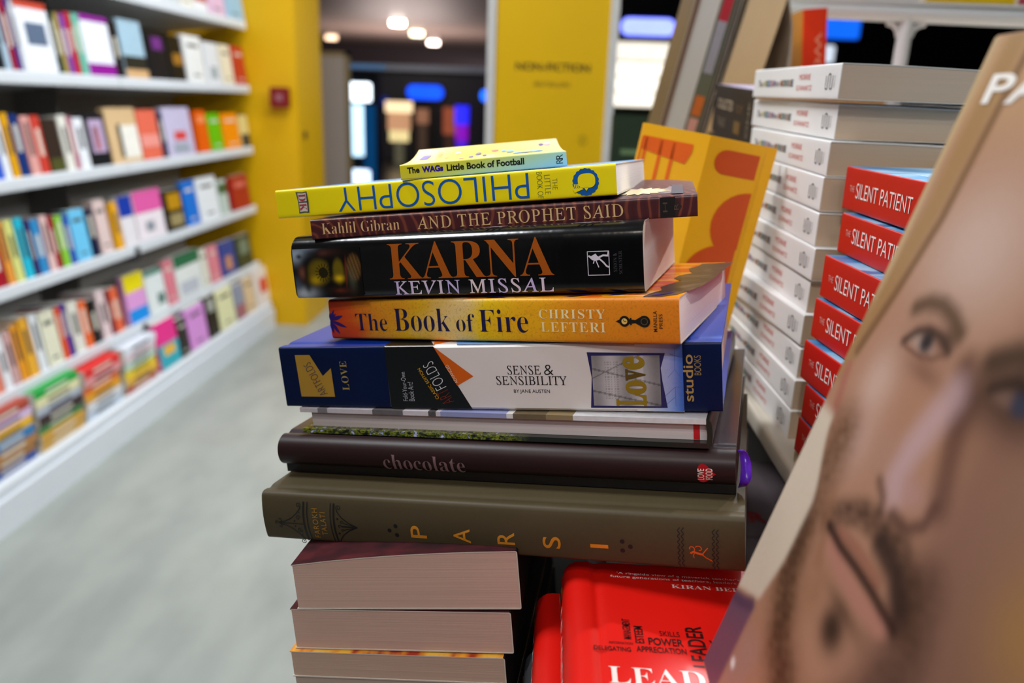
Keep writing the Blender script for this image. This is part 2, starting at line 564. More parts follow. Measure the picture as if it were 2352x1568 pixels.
# dim shopfronts
def front(name, x0, x1, y, z1, h, label):
    mb = MB(); mb.box((x0, y, 0), (x1, y + .3, z1), paper(h, .6)); o = mb.build(name, smooth=False); tag(o, label, 'shopfront'); return o
front('shopfront', -5.2, .2, 18.2, 2.0, '0b0f18', 'low black shopfront across the mall, left of the poster')
front('shopfront', .6, 9, 14.4, 3.3, '0d0d12', 'tall black shopfront across the mall, right of the poster')
e = empty('fascia_strip', (-2.2, 18.15, 1.9))
mb = MB(); mb.box((-2.6, -.06, -.02), (2.2, .05, .1), paper('74808c', .4)); mb.build('panel', e)
mb = MB(); mb.box((-2.55, -.075, .0), (-1.6, -.06, .07), glow('4a78a8', .7)); mb.build('light_strip', e)
tag(e, 'grey blue fascia strip running along the top of the low shopfront', 'fascia')

def sign(name, x0, x1, y, z0, z1, h, s, label, r=None, board='0a1a4a'):
    e = empty(name, ((x0 + x1) / 2, y, z0)); w = (x1 - x0) / 2; hh = z1 - z0
    r = r if r is not None else hh * .45
    mb = MB(); mb.rbox((-w, -.03, 0), (w, .05, hh), min(r, w * .95), paper(board, .5), axis=1); mb.build('box', e)
    mb = MB(); mb.rbox((-w * .94, -.05, hh * .08), (w * .94, -.03, hh * .92), min(r * .85, w * .9), glow(h, s, 4), axis=1); mb.build('lit_face', e)
    return tag(e, label, 'sign')
sign('shop_sign', -3.35, -2.5, 18.14, 1.27, 1.62, '0a50ff', 1.6, 'long glowing blue sign above the warm lit display')
sign('shop_sign', -1.72, -1.42, 18.14, 1.27, 1.57, '1f6aff', 2.2, 'round glowing blue sign close to the poster edge', r=.14)
sign('shop_sign', -3.95, -3.7, 18.14, 1.12, 1.34, '0a2a8a', .6, 'small faint round blue sign beside the kiosk', r=.1)
sign('shop_sign', .95, 1.9, 14.34, 2.41, 2.73, '7f8cff', 2.6, 'pill shaped glowing blue sign right of the poster', board='1a2acc')
sign('shop_sign', .64, .88, 14.34, 2.33, 2.65, '1a50ff', .9, 'dark blue sign half hidden by the poster frame')
sign('shop_sign', 4.2, 4.9, 14.34, 2.45, 2.82, '1060e8', 1.3, 'square blue sign seen below the white rack', r=.05)
sign('shop_sign', 4.22, 4.53, 14.34, 2.07, 2.4, 'd8e4f4', 1., 'small pale lit panel beneath the square blue sign', r=.05)

# warm lit display and figures in the dark
def lit_column(name, x, y, parts, label, cat):
    e = empty(name, (x, y, 0))
    for nm, w, z0, z1, h, s in parts:
        mb = MB(); mb.rbox((-w, -w * .6, z0), (w, w * .6, z1), min(w * .4, (z1 - z0) * .4), glow(h, s, 5), axis=2); mb.build(nm, e)
    return tag(e, label, cat)
lit_column('display_lamp', -3.29, 17, (('shade', .27, 1.02, 1.24, 'f2d2a4', 1.5), ('body', .23, .66, 1.02, 'd09a72', .9), ('bowl', .2, .44, .66, 'd8c48a', 1.3), ('stem', .1, .0, .44, '8a8468', .3)), 'warm cream lit display in the dark shop beneath the long blue sign', 'lamp')
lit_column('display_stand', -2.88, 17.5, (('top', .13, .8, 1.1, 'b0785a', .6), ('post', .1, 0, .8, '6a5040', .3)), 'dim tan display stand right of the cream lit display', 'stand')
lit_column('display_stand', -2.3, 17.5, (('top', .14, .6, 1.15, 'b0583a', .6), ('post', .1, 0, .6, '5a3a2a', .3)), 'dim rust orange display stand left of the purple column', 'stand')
lit_column('light_column', -1.98, 17, (('top', .14, .82, 1.2, '2a2aff', 1.2), ('middle', .13, .5, .82, '8a10c0', .9), ('foot', .11, .1, .5, '4a20d8', .9)), 'glowing blue and purple light column in the dark shop', 'lamp')

# bright shop window with shelves
e = empty('lit_shop_window', (1.36, 13.9, 0))
mb = MB(); mb.box((-.6, .05, .9), (.62, .3, 2.32), paper('b8b29a', .6)); mb.build('frame', e)
for k, (z0, z1) in enumerate(((2.02, 2.3), (1.78, 1.99), (1.54, 1.75), (1.3, 1.51))):
    mb = MB(); mb.box((-.52, .03, z0), (.52, .06, z1), glow('fff6e6', 1.5 if k else 1.15, 6)); mb.build('lit_shelf', e)
mb = MB(); mb.box((-.55, -.02, 0), (.58, .3, 1.28), paper('2c3a2c', .6)); mb.build('counter', e)
tag(e, 'brightly lit white shop window with shelves right of the poster', 'shop window')

# ---------------------------------------------------------------- the yellow poster on its stand
e = empty('poster_stand', (-.022, 2.0, 0))
white = paper('d9dadb', .4)
mb = MB()
for a, b in (((-.153, -.008, .72), (-.133, .012, 1.62)), ((.133, -.008, .72), (.153, .012, 1.62)), ((-.133, -.008, 1.6), (.133, .012, 1.62)), ((-.133, -.008, .72), (.133, .012, .74))):
    mb.box(a, b, white)
mb.build('frame', e)
mb = MB(); mb.box((-.133, -.004, .74), (.133, .004, 1.6), paper('ecbe00', .4, .4, .06, 5))
sf = lambda x, z: (x, -.0045, z)
ink = paper('14110a', .5); ink2 = paper('5a4a10', .5)
mb.text('NON-FICTION', (-84, 1356, 92, 1374), ink, sf, off=.02); mb.text('BESTSELLERS', (-38, 1321, 46, 1331), ink2, sf)
mb.strip([(84 + 9 * math.cos(t * .52), 1200 + 11 * math.sin(t * .52)) for t in range(13)], 1.5, ink2, sf); mb.strip([(82, 1194), (85, 1206)], 2, ink2, sf)
mb.build('panel', e)
mb = MB(); mb.tube([(0, .004, .03), (0, .004, .73)], .014, white); mb.build('post', e)
mb = MB(); mb.prism([(.17 * math.cos(k * .2618), .17 * math.sin(k * .2618)) for k in range(24)], 0, .03, white); mb.build('foot', e)
tag(e, 'tall yellow poster in a white frame behind the book stack', 'poster')

# ================================================================ wall shelf on the left
FX = -1.66                       # the line the book fronts keep to
TOPS = (1.637, 1.322, 1.006, .689, .375)
SHELF_ROWS = [
 [
   (2.907, 2.993, 'S', 'yellow', 'c9b23a', 0.2),
   (2.993, 3.079, 'S', 'lavender', 'b9b3d6', 0.2),
   (3.091, 3.183, 'S', 'pale grey', 'c9ccd2', 0.2),
   (3.189, 3.321, 'F', 'white', 'dfe1e4', 0.22),
   (3.335, 3.48, 'F', 'white and blue', 'd9dde0', 0.22, [(0.5, 0.8, '5b8ca8')]),
   (3.488, 3.638, 'F', 'light grey', 'bfc6c8', 0.22),
   (3.655, 3.785, 'S', 'cream', 'e0dccf', 0.2),
   (3.794, 3.934, 'F', 'white and red', 'e2e2e4', 0.22, [(0.55, 0.8, 'b8483c')]),
   (3.953, 4.148, 'F', 'pink', 'd9b3cf', 0.22),
   (4.17, 4.388, 'F', 'sky blue', '8fb9d4', 0.22),
 ],
 [
   (2.399, 2.436, 'S', 'black', '14161c', 0.235),
   (2.44, 2.47, 'S', 'pale blue', '9fb4c4', 0.25),
   (2.472, 2.501, 'S', 'crimson', '8c1830', 0.25),
   (2.503, 2.522, 'S', 'indigo', '3a2b7a', 0.24),
   (2.524, 2.536, 'S', 'white', 'd9dce2', 0.24),
   (2.541, 2.704, 'F', 'white and red-topped', 'e4e6ec', 0.24, [(0, 0.1, 'c2452f'), ('p', 0.3, 0.2, 0.62, 0.85, '56657c')]),
   (2.711, 2.738, 'S', 'black-green', '16302e', 0.225),
   (2.74, 2.768, 'S', 'mustard', '9a8640', 0.225),
   (2.77, 2.803, 'S', 'violet', '7d3f95', 0.225),
   (2.806, 2.84, 'S', 'red', 'b02430', 0.235),
   (2.843, 2.883, 'S', 'mint green', '5fae97', 0.235),
   (2.889, 3.069, 'F', 'white and magenta', 'e3e5ee', 0.235, [(0, 0.1, '8a1f8e'), (0.8, 1, '8b0f8c')]),
   (3.078, 3.132, 'S', 'black and peach', '1d1614', 0.235),
   (3.142, 3.315, 'F', 'sky and black', '9fbccd', 0.245, [(0.62, 0.85, '26241a'), (0.85, 1, 'c9a070')]),
   (3.326, 3.501, 'F', 'black and violet', '121214', 0.22, [('p', 0.12, 0.35, 0.38, 0.85, '6a2a78')]),
   (3.513, 3.656, 'F', 'black and bronze', '15130f', 0.215, [('p', 0.4, 0.3, 0.65, 0.9, '9a6a20')]),
   (3.682, 3.867, 'F', 'white', 'e2e2e0', 0.23),
   (3.887, 4.05, 'F', 'off-white', 'd8dade', 0.215, [('p', 0.6, 0.3, 0.9, 0.7, '8f9aa0')]),
   (4.072, 4.205, 'F', 'cream', 'e3d8bd', 0.215),
   (4.228, 4.385, 'S', 'scarlet', 'b3271c', 0.22),
 ],
 [
   (2.321, 2.364, 'S', 'white and blue', 'd6deea', 0.22, [(0.6, 1, '2f58c4')]),
   (2.368, 2.4, 'S', 'white', 'dfe3ea', 0.22),
   (2.408, 2.441, 'S', 'golden yellow', 'd99c0a', 0.225),
   (2.445, 2.488, 'S', 'navy blue', '12306e', 0.22),
   (2.497, 2.544, 'S', 'salmon and white', 'd79a92', 0.215),
   (2.548, 2.593, 'S', 'tomato red', 'c43d30', 0.215),
   (2.6, 2.68, 'F', 'dark brown', '33261d', 0.2, [(0.75, 1, '4a4a1e')]),
   (2.69, 2.739, 'S', 'ivory', 'dcd9cf', 0.215),
   (2.744, 2.768, 'S', 'rose', 'b56a7c', 0.21),
   (2.773, 2.833, 'S', 'chalk white', 'e2e4ea', 0.205),
   (2.842, 2.974, 'F', 'black and lilac', '17181a', 0.215, [('p', 0.12, 0.15, 0.75, 0.85, 'b59fbe'), ('p', 0.25, 0.3, 0.7, 0.6, 'd07f8a')]),
   (2.983, 3.203, 'F', 'tan', 'd3b285', 0.235, [('p', 0.32, 0.42, 0.92, 0.98, 'e9e4da'), ('p', 0.3, 0.3, 0.9, 0.42, '2c2c28')]),
   (3.214, 3.373, 'F', 'salmon', 'e0684f', 0.225, [(0.5, 0.75, 'e89286')]),
   (3.385, 3.425, 'S', 'navy', '0f1d3f', 0.22),
   (3.433, 3.687, 'F', 'lavender and red', 'c3bad6', 0.235, [('p', 0.5, 0.3, 0.68, 0.75, 'd2403c'), ('p', 0.75, 0.2, 0.95, 0.8, '9aa1ac')]),
   (3.743, 3.86, 'F', 'orange', 'e05a08', 0.22, [('p', 0.15, 0.15, 0.3, 0.85, 'ee8d55')]),
   (3.875, 4.017, 'F', 'bright green', '5fb50a', 0.205),
   (4.044, 4.24, 'F', 'amber orange', 'f08a05', 0.205),
   (4.258, 4.377, 'F', 'cream and black', 'd8c582', 0.19, [(0.6, 1, '2c2c34')]),
 ],
 [
   (2.253, 2.309, 'S', 'dark red', '9c1826', 0.2),
   (2.315, 2.346, 'S', 'orange', 'e2933a', 0.225),
   (2.352, 2.392, 'S', 'yellow-green', 'cfd07a', 0.225),
   (2.399, 2.441, 'S', 'cyan', '22b2cc', 0.225),
   (2.448, 2.468, 'S', 'purple', '3e1a5e', 0.215),
   (2.475, 2.517, 'S', 'steel blue', '2f84bc', 0.21),
   (2.526, 2.562, 'S', 'pale pink', 'dfb9b4', 0.215),
   (2.565, 2.592, 'S', 'maroon', '9c2030', 0.21),
   (2.602, 2.643, 'S', 'grass green', '84bf3a', 0.205),
   (2.646, 2.677, 'S', 'royal blue', '2c4fae', 0.2),
   (2.682, 2.773, 'S', 'sky blue', '6bbfe6', 0.21),
   (2.781, 2.827, 'S', 'dark navy', '151a3a', 0.205),
   (2.839, 2.915, 'S', 'pale pink and white', 'dcc2be', 0.225),
   (2.949, 2.994, 'S', 'yellow', 'e6a41c', 0.21),
   (3.004, 3.105, 'F', 'blue-topped white', 'e2dcdf', 0.22, [(0, 0.42, '1236a0')]),
   (3.116, 3.344, 'F', 'pink-topped white', 'e8dde2', 0.225, [(0, 0.45, 'dc5aa0'), ('p', 0.65, 0.3, 0.85, 0.6, '8a8f98')]),
   (3.36, 3.537, 'F', 'black and gold', '1d1a12', 0.205, [('p', 0.1, 0.2, 0.5, 0.9, 'b8860e'), ('p', 0.6, 0.2, 0.9, 0.9, '9a8a5e')]),
   (3.551, 3.685, 'F', 'bright blue', '0f6fd0', 0.23),
   (3.699, 3.918, 'F', 'white', 'e3e6ea', 0.23),
   (3.935, 4.04, 'F', 'green and white', 'b9c8c0', 0.2, [(0.1, 0.4, '3a5a34')]),
   (4.098, 4.332, 'F', 'deep red', 'a31a1c', 0.205, [('p', 0.2, 0.2, 0.35, 0.8, 'cf6a5e')]),
 ],
 [
   (2.183, 2.223, 'S', 'salmon pink', 'd97a62', 0.2),
   (2.227, 2.266, 'S', 'white', 'e0dde0', 0.2),
   (2.27, 2.304, 'S', 'dusty rose', 'c59a98', 0.205),
   (2.308, 2.343, 'S', 'orange', 'e0921c', 0.215),
   (2.35, 2.395, 'S', 'golden yellow', 'e3a42c', 0.225),
   (2.402, 2.444, 'S', 'white and grey', 'dadcdf', 0.225),
   (2.451, 2.532, 'F', 'cream', 'ddd9c0', 0.215),
   (2.54, 2.568, 'S', 'orange-red', 'e2521c', 0.215),
   (2.571, 2.6, 'S', 'violet', '4a2c8a', 0.22),
   (2.608, 2.668, 'S', 'pale cream', 'dcd8cc', 0.215),
   (2.673, 2.718, 'S', 'bright orange', 'e5642a', 0.205),
   (2.727, 2.774, 'S', 'black', '1c1918', 0.195),
   (2.786, 2.844, 'S', 'pale pink', 'dcc3c4', 0.215),
   (2.85, 2.876, 'S', 'dark red', '7c1626', 0.205),
   (2.879, 2.934, 'S', 'coral', 'df6440', 0.205),
   (2.984, 3.133, 'F', 'yellow pink and blue', 'dd9ad4', 0.225, [(0, 0.36, 'e8d40a'), (0.72, 1, '0f8ce0')]),
   (3.144, 3.3, 'F', 'white and green', 'dfe4e2', 0.21, [(0, 0.12, '3a7a6a'), ('p', 0.6, 0.5, 0.85, 0.9, '5a7a72')]),
   (3.312, 3.4, 'F', 'rose pink', 'dc7c8a', 0.225),
   (3.413, 3.667, 'F', 'white and dark green', 'e0e2de', 0.225, [(0, 0.3, '2a6a46'), ('p', 0.65, 0.1, 0.95, 0.8, 'b9bcc6')]),
   (3.682, 3.747, 'S', 'cream', 'e0ddcd', 0.21),
   (3.763, 3.88, 'F', 'pink', 'dc7f8c', 0.21),
   (3.896, 4.086, 'F', 'blue and orange', '22408e', 0.205, [('p', 0.45, 0.3, 0.85, 0.7, 'c98a62')]),
   (4.11, 4.314, 'F', 'dark green', '2a3a2a', 0.2, [('p', 0.15, 0.2, 0.6, 0.8, '6f7f6c')]),
 ],
]
DECK_ROW = [
   (3.095, 3.274, 'F', 'pink and teal', 'e8308a', 0.2, [(0.5, 1, '2fa8b8'), ('p', 0.55, 0.25, 0.75, 0.8, 'e8b23a')]),
   (3.286, 3.37, 'F', 'black', '2a2620', 0.17),
   (3.383, 3.568, 'F', 'orchid pink', 'd890d6', 0.19),
   (3.583, 3.701, 'F', 'black and gold', '231d10', 0.2, [('p', 0.1, 0.2, 0.4, 0.8, 'a9a9a0')]),
   (3.717, 3.907, 'F', 'pale cream', 'e2dfb0', 0.2),
   (3.925, 4.046, 'F', 'blue grey', '8c93a8', 0.18, [(0.6, 1, 'a3646a')]),
   (4.065, 4.194, 'F', 'tan', 'dcc09a', 0.19),
   (4.214, 4.41, 'F', 'white and red', 'dfd6d2', 0.2, [('p', 0.3, 0.35, 0.7, 0.9, 'd2402c')]),
]
PILES = [
   (2.033, 2.259, [('blue', '1f4a9c'), ('brown', '9a6a3a'), ('tan', 'b07a40'), ('steel blue', '2f74aa'), ('golden yellow', 'e0ac18'), ('lavender', 'cfb6d8'), ('brick red', 'a8402c')]),
   (2.277, 2.523, [('tan', 'c79a44'), ('amber', 'c9963a'), ('leaf green', '4a8a50'), ('dark maroon', '33191c'), ('silver grey', 'a9b0bd'), ('pale cream', 'ddd6a8'), ('bright green', '0f9a3a')]),
   (2.537, 2.78, [('pale blue', 'bac6d6'), ('white', 'd5d6da'), ('amber yellow', 'd99a18'), ('orange', 'd9682a'), ('pink', 'dc8f90'), ('bright red', 'd9201c')]),
   (2.806, 3.059, [('brick red', 'b0453a'), ('golden', 'd8a83a'), ('lemon yellow', 'e2cc2a'), ('mint', 'b9d3c4'), ('pale pink', 'dcc6cc'), ('white', 'dfe2ec')]),
]
ORD = ('top', 'second', 'third', 'fourth', 'fifth')
M_SPINE = Matrix(((0, -1, 0), (0, 0, -1), (1, 0, 0))).to_quaternion()      # upright, spine to the aisle
M_FACE = Matrix(((0, 0, 1), (0, 1, 0), (-1, 0, 0))).to_quaternion()        # upright, front cover to the aisle
M_FLAT = Quaternion((0, 0, 1), math.pi / 2)                                # lying, spine to the aisle
LEAN = Quaternion((0, 1, 0), math.radians(-7))


def printed(b, bands, colour, surf, L, W, horiz):
    """bands run across the cover (top to bottom), patches are (p, top, left, bottom, right, colour)"""
    for q in bands:
        if q[0] == 'p':
            _, t, l, bo, r, c = q
            if horiz: b.poly([(t * L, l * W), (bo * L, l * W), (bo * L, r * W), (t * L, r * W)], paper(c), lambda u, w: surf(u, w, .0009))
        else:
            t, bo, c = q
            if horiz: b.poly([(t * L, .0), (bo * L, .0), (bo * L, W), (t * L, W)], paper(c), lambda u, w: surf(u, w, .0006))


def shelf_book(y0, y1, z, kind, h, height, bands, lean=True, fx=FX, depth=.14):
    w = y1 - y0
    if kind == 'F':
        t = random.uniform(.02, .04)
        B = Book('paperback', height, w, t, paper(h, .35), page='d8d4cc', contrast=.1)
        printed(B.cover, bands, h, lambda u, v, e: (u, v, t + e), height * 1000, w * 1000, True)
        if not bands:
            ink = paper('50504c') if sum(lin(h)) > 1.2 else paper('cfcabc')
            B.cover.poly([(height * 180, w * 200), (height * 250, w * 200), (height * 250, w * 800), (height * 180, w * 800)], ink, lambda u, v: (u, v, t + .0007))
            B.cover.poly([(height * 840, w * 300), (height * 880, w * 300), (height * 880, w * 700), (height * 840, w * 700)], ink, lambda u, v: (u, v, t + .0007))
        q = LEAN @ M_FACE
        off = q @ Vector((height, 0, t))            # lower front edge
        pos = Vector((fx, y0, z + .001 + t * math.sin(math.radians(7)))) - off
    else:
        B = Book('paperback', height, depth, w, paper(h, .35), page='d8d4cc', contrast=.1)
        ink = paper('3c3a3a') if sum(lin(h)) > 1.0 else paper('d6d0c0')
        s = B.spine(.0007)
        for q_ in bands:
            if q_[0] != 'p': B.cover.poly([(height * 1000 * (1 - q_[1]), 0), (height * 1000 * (1 - q_[0]), 0), (height * 1000 * (1 - q_[0]), w * 1000), (height * 1000 * (1 - q_[1]), w * 1000)], paper(q_[2]), lambda u, v: B.spine(.0004)(u, v))
        a = random.uniform(.3, .42); b_ = random.uniform(.7, .9)
        B.cover.poly([(height * 1000 * a, w * 320), (height * 1000 * b_, w * 320), (height * 1000 * b_, w * 680), (height * 1000 * a, w * 680)], ink, s)
        q = LEAN @ M_SPINE
        pos = Vector((fx, y1, z + .001))
    return B, pos, q


SH = paper('d6dadf', .35, .4, .04, 8); BACK = paper('a09c95', .6, .2, .06, 5)
for n, z in enumerate(TOPS):
    row = SHELF_ROWS[n]
    for i, it in enumerate(row):
        y0, y1, kind, desc, h, height = it[:6]; bands = it[6] if len(it) > 6 else []
        if kind == 'S' and y1 - y0 > .062: kind = 'F'
        B, pos, q = shelf_book(y0, y1 - .002, z, kind, h, height - .03, bands)
        lft = row[i - 1][3] if i else None; rgt = row[i + 1][3] if i + 1 < len(row) else None
        face = 'book cover' if kind == 'F' and len(desc.split()) < 3 else ('cover' if kind == 'F' else 'book spine')
        where = f'between {lft} and {rgt}' if lft and rgt else (f'at the wall end after {lft}' if lft else f'leftmost, beside {rgt}')
        B.done(pos, q, f'{desc} {face}, {ORD[n]} wall shelf, {where}', group=f'books on the {ORD[n]} wall shelf')

unit = empty('wall_shelf_unit', (FX, 3.0, 0))
def sx(p): return (p[0] - FX, p[1] - 3.0, p[2])
mb = MB(); mb.box((-2.115, 1.55, .15), (-2.07, 4.37, 2.4), BACK); mb.build('back_panel', unit, sx, smooth=False)
for z in TOPS:
    for y0, y1 in ((1.55, 3.055), (3.06, 4.365)):
        mb = MB(); dz = .0503; mb.prism([(FX, z), (-2.07, z - dz), (-2.07, z - dz - .012), (FX, z - .012)], y0, y1, SH, (0, 2), 1); mb.rbox((FX, y0, z - .036), (FX + .012, y1, z + .004), .003, SH, axis=1)
        mb.build('shelf_board', unit, sx, angle=50)
for y0 in (3.052,):
    mb = MB(); mb.box((-2.07, y0, .15), (-1.9, y0 + .012, 2.4), paper('75716b')); mb.build('divider', unit, sx, smooth=False)
    for z in TOPS[3:]:
        mb = MB(); mb.box((-1.9, y0 - .012, z - .06), (FX + .014, y0 + .024, z - .008), paper('2c2a2c')); mb.build('bracket', unit, sx, smooth=False)
mb = MB(); mb.box((-2.1, 1.55, 0), (-1.575, 4.366, .105), SH); mb.rbox((-2.1, 1.55, .105), (-1.59, 4.366, .145), .012, SH, axis=1); mb.build('plinth', unit, sx, angle=50)
tag(unit, 'long white wall shelf unit full of books along the left wall', 'shelf unit')

for i, it in enumerate(DECK_ROW):
    y0, y1, kind, desc, h, height = it[:6]; bands = it[6] if len(it) > 6 else []
    B, pos, q = shelf_book(y0, y1 - .003, .1455, 'F', h, height, bands, fx=-1.61)
    nb = DECK_ROW[i - 1][3] + ' one' if i else 'piles of lying books'
    B.done(pos, q, f'{desc} book standing on the bottom shelf deck, after the {nb}', group='books standing on the bottom deck')
for n, (y0, y1, items) in enumerate(PILES):
    z = .146
    pile = ('first pile from the left', 'pile topped by the green book', 'pile topped by the red book', 'pile topped by the white book')[n]
    for i, (desc, h) in enumerate(items):
        t = .2 / len(items) + random.uniform(-.002, .002) if n < 2 else .185 / len(items)
        w = y1 - y0 - random.uniform(0, .012)
        B = Book('paperback', w, .15, t, paper(h, .35), page='dcd6cc', contrast=.1)
        s = B.spine(.0006); ink = paper('3a3836') if sum(lin(h)) > 1.0 else paper('d8d2c4')
        B.cover.poly([(w * 250, t * 350), (w * 750, t * 350), (w * 750, t * 650), (w * 250, t * 650)], ink, s)
        k = i + 1
        place = 'bottom of' if i == 0 else ('top of' if i == len(items) - 1 else f'{("", "second", "third", "fourth", "fifth", "sixth")[i]} up in')
        B.done((-1.605 - random.uniform(0, .012), y0 + random.uniform(0, .006), z), M_FLAT, f'{desc} book lying {place} the {pile}, bottom deck', group='books lying in piles on the bottom deck')
        z += t + .0004

# resting pose (rotation, near left lower corner) and size of every book in the three stacks
POSE = {
  'pale_paged': ((0.99691, -0.03223, -0.05356, -0.04761), (-0.1273, 0.3513, 0.9819), (0.1163, 0.2, 0.0154)),
  'lower_maroon': ((0.99706, -0.02774, -0.0561, -0.04431), (-0.1263, 0.3545, 0.9972), (0.1183, 0.2, 0.0237)),
  'upper_maroon': ((0.99743, -0.02821, -0.05723, -0.03267), (-0.1244, 0.3547, 1.0214), (0.1191, 0.2, 0.0259)),
  'olive': ((0.99131, -0.0295, -0.05853, -0.11401), (-0.1497, 0.3862, 1.0435), (0.2551, 0.2, 0.0277)),
  'brown': ((0.99073, -0.02629, -0.0585, -0.11976), (-0.1479, 0.4125, 1.0707), (0.2517, 0.21, 0.0225)),
  'picture_boards': ((0.98933, -0.02582, -0.0601, -0.1302), (-0.1375, 0.4165, 1.095), (0.2282, 0.26, 0.0148)),
  'blue': ((0.99109, -0.0215, -0.06266, -0.11557), (-0.1472, 0.42, 1.109), (0.2422, 0.165, 0.0348)),
  'orange': ((0.98152, -0.0287, -0.06254, -0.17855), (-0.1222, 0.43, 1.1479), (0.1988, 0.1284, 0.0224)),
  'black': ((0.98957, -0.03366, -0.0573, -0.12782), (-0.1409, 0.4271, 1.1709), (0.1944, 0.1234, 0.0311)),
  'maroon': ((0.9953, -0.02553, -0.06129, -0.07054), (-0.1309, 0.4269, 1.2048), (0.2056, 0.13, 0.0108)),
  'yellow': ((0.99251, -0.02649, -0.06215, -0.10179), (-0.1553, 0.4448, 1.2129), (0.1923, 0.1371, 0.0156)),
  'small_yellow': ((0.99767, -0.0216, -0.0589, 0.0268), (-0.0819, 0.4279, 1.2388), (0.0887, 0.0955, 0.0078)),
  'white10': ((0.72611, 0.00549, 0.00646, -0.68752), (0.1615, 0.7279, 1.0621), (0.198, 0.129, 0.022)),
  'white9': ((0.72641, 0.0044, 0.00903, -0.68719), (0.1618, 0.73, 1.0842), (0.198, 0.129, 0.0222)),
  'white8': ((0.7292, 0.00438, 0.01059, -0.68421), (0.1624, 0.7347, 1.1067), (0.198, 0.129, 0.0219)),
  'white7': ((0.74097, 0.00268, 0.0071, -0.6715), (0.155, 0.7346, 1.1289), (0.198, 0.129, 0.0222)),
  'white6': ((0.72757, 0.00537, 0.00841, -0.68596), (0.1661, 0.7425, 1.1514), (0.198, 0.129, 0.0223)),
  'white5': ((0.72767, 0.00489, 0.00552, -0.68588), (0.1647, 0.738, 1.1741), (0.198, 0.129, 0.0226)),
  'white4': ((0.7191, 0.00589, 0.00615, -0.69485), (0.1706, 0.7441, 1.1972), (0.198, 0.129, 0.0228)),
  'white3': ((0.71576, 0.00557, 0.00623, -0.6983), (0.173, 0.7463, 1.2206), (0.198, 0.129, 0.023)),
  'white2': ((0.71746, 0.00656, 0.00642, -0.69654), (0.1736, 0.7474, 1.2442), (0.1977, 0.129, 0.0227)),
  'white1': ((0.72388, 0.00758, 0.0069, -0.68985), (0.1756, 0.7597, 1.2679), (0.1981, 0.129, 0.023)),
  'white0': ((0.72298, 0.00376, 0.00677, -0.69082), (0.171, 0.7478, 1.2923), (0.1975, 0.129, 0.0229)),
  'silent6': ((0.72336, 0.00075, 0.00425, -0.69046), (0.1626, 0.4834, 1.0724), (0.198, 0.129, 0.0231)),
  'silent5': ((0.73632, 0.0007, 0.00059, -0.67663), (0.1631, 0.481, 1.0956), (0.198, 0.129, 0.0223)),
  'silent4': ((0.74345, -0.00125, -0.00083, -0.66879), (0.1627, 0.4924, 1.1183), (0.198, 0.129, 0.0254)),
  'silent3': ((0.73933, -0.00159, -0.00032, -0.67334), (0.1678, 0.4991, 1.1441), (0.198, 0.129, 0.0253)),
  'silent2': ((0.73027, 0.00012, -0.00066, -0.68316), (0.1708, 0.5023, 1.17), (0.198, 0.129, 0.0265)),
  'silent1': ((0.72117, 0.00351, 0.00022, -0.69275), (0.1817, 0.5143, 1.1968), (0.198, 0.129, 0.0248)),
  'silent0': ((0.71429, 0.00309, -0.00281, -0.69983), (0.1871, 0.533, 1.2222), (0.198, 0.129, 0.0269)),
}


def P(k): q, p, s = POSE[k]; return Quaternion(q), Vector(p), s


TURN = lambda D: (lambda p: (D - p[1], p[0], p[2]))      # spine at the right-hand end instead of in front
LOWER = .90                                             # top of the low table
MAIN = 'books in the tall tilted stack'

# ---- the paged blocks underneath, leaves towards the viewer
def paged(key, label, top, page, T=None, zoff=0, contrast=.3, curl=None, D=.2, bottom=None, **kw):
    q, p, (L, _, t) = P(key); t = T or t
    B = Book('paperback', D, L, t - .0003, paper('120b0c', .7, .2), top, bottom or top, page=page, r=.001, contrast=contrast, curl=curl, fore=.0006, **kw)
    B.root.name = 'paperback'
    B.done(p + q @ Vector((0, 0, zoff)), q, label, group=MAIN, xf=TURN(L))
    return B

maroon = nodes('maroon_cover', .5, .3)
def maroon_mat():
    m, nt, b = maroon
    v = coords(nt, (30, 60, 10)); f = noise(nt, v, 2, 5)
    nt.links.new(ramp(nt, f, [(.3, '2a1216'), (.55, '46181e'), (.75, '5e2226')]), b.inputs['Base Color']); return m
MAROON = maroon_mat()
def flame_mat():
    m, nt, b = nodes('flame_cover', .4, .4); v = coords(nt, (90, 30, 30)); f = noise(nt, v, 1.2, 2)
    nt.links.new(ramp(nt, f, [(.35, 'a03018'), (.5, 'e0902a'), (.62, 'e8b040')]), b.inputs['Base Color']); return m
PALE = paper('e8e2d0', .4)
paged('upper_maroon', 'thick cream paged paperback with dark maroon cover under the olive hardcover', MAROON, 'd8b8a8', T=.0325, curl=lambda u, w: -.0066 * max(0, w) ** 2.2)
paged('lower_maroon', 'cream paged paperback second below the olive hardcover', MAROON, 'd4b4a4')
paged('pale_paged', 'thinner cream paged paperback with flame patterned cover near the bottom of the tilted stack', flame_mat(), 'cbb09c')
q, p, s = P('pale_paged'); down = 0
for i, (h, t) in enumerate((('bfae9f', .0205), ('c3b2a4', .0205), ('bfae9f', .0262))):
    L = s[0]; B = Book('paperback', .2, L, t - .0002, paper('1a1514', .7, .2), PALE, PALE, page=h, contrast=.3, fore=.0006)
    down += t
    B.done(p + q @ Vector((.001 * i, .001, -down)), q, ('pale covered paperback just below the flame patterned one', 'pale paperback second below the flame patterned one', 'lowest pale paperback of the tilted stack')[i], group=MAIN, xf=TURN(L))

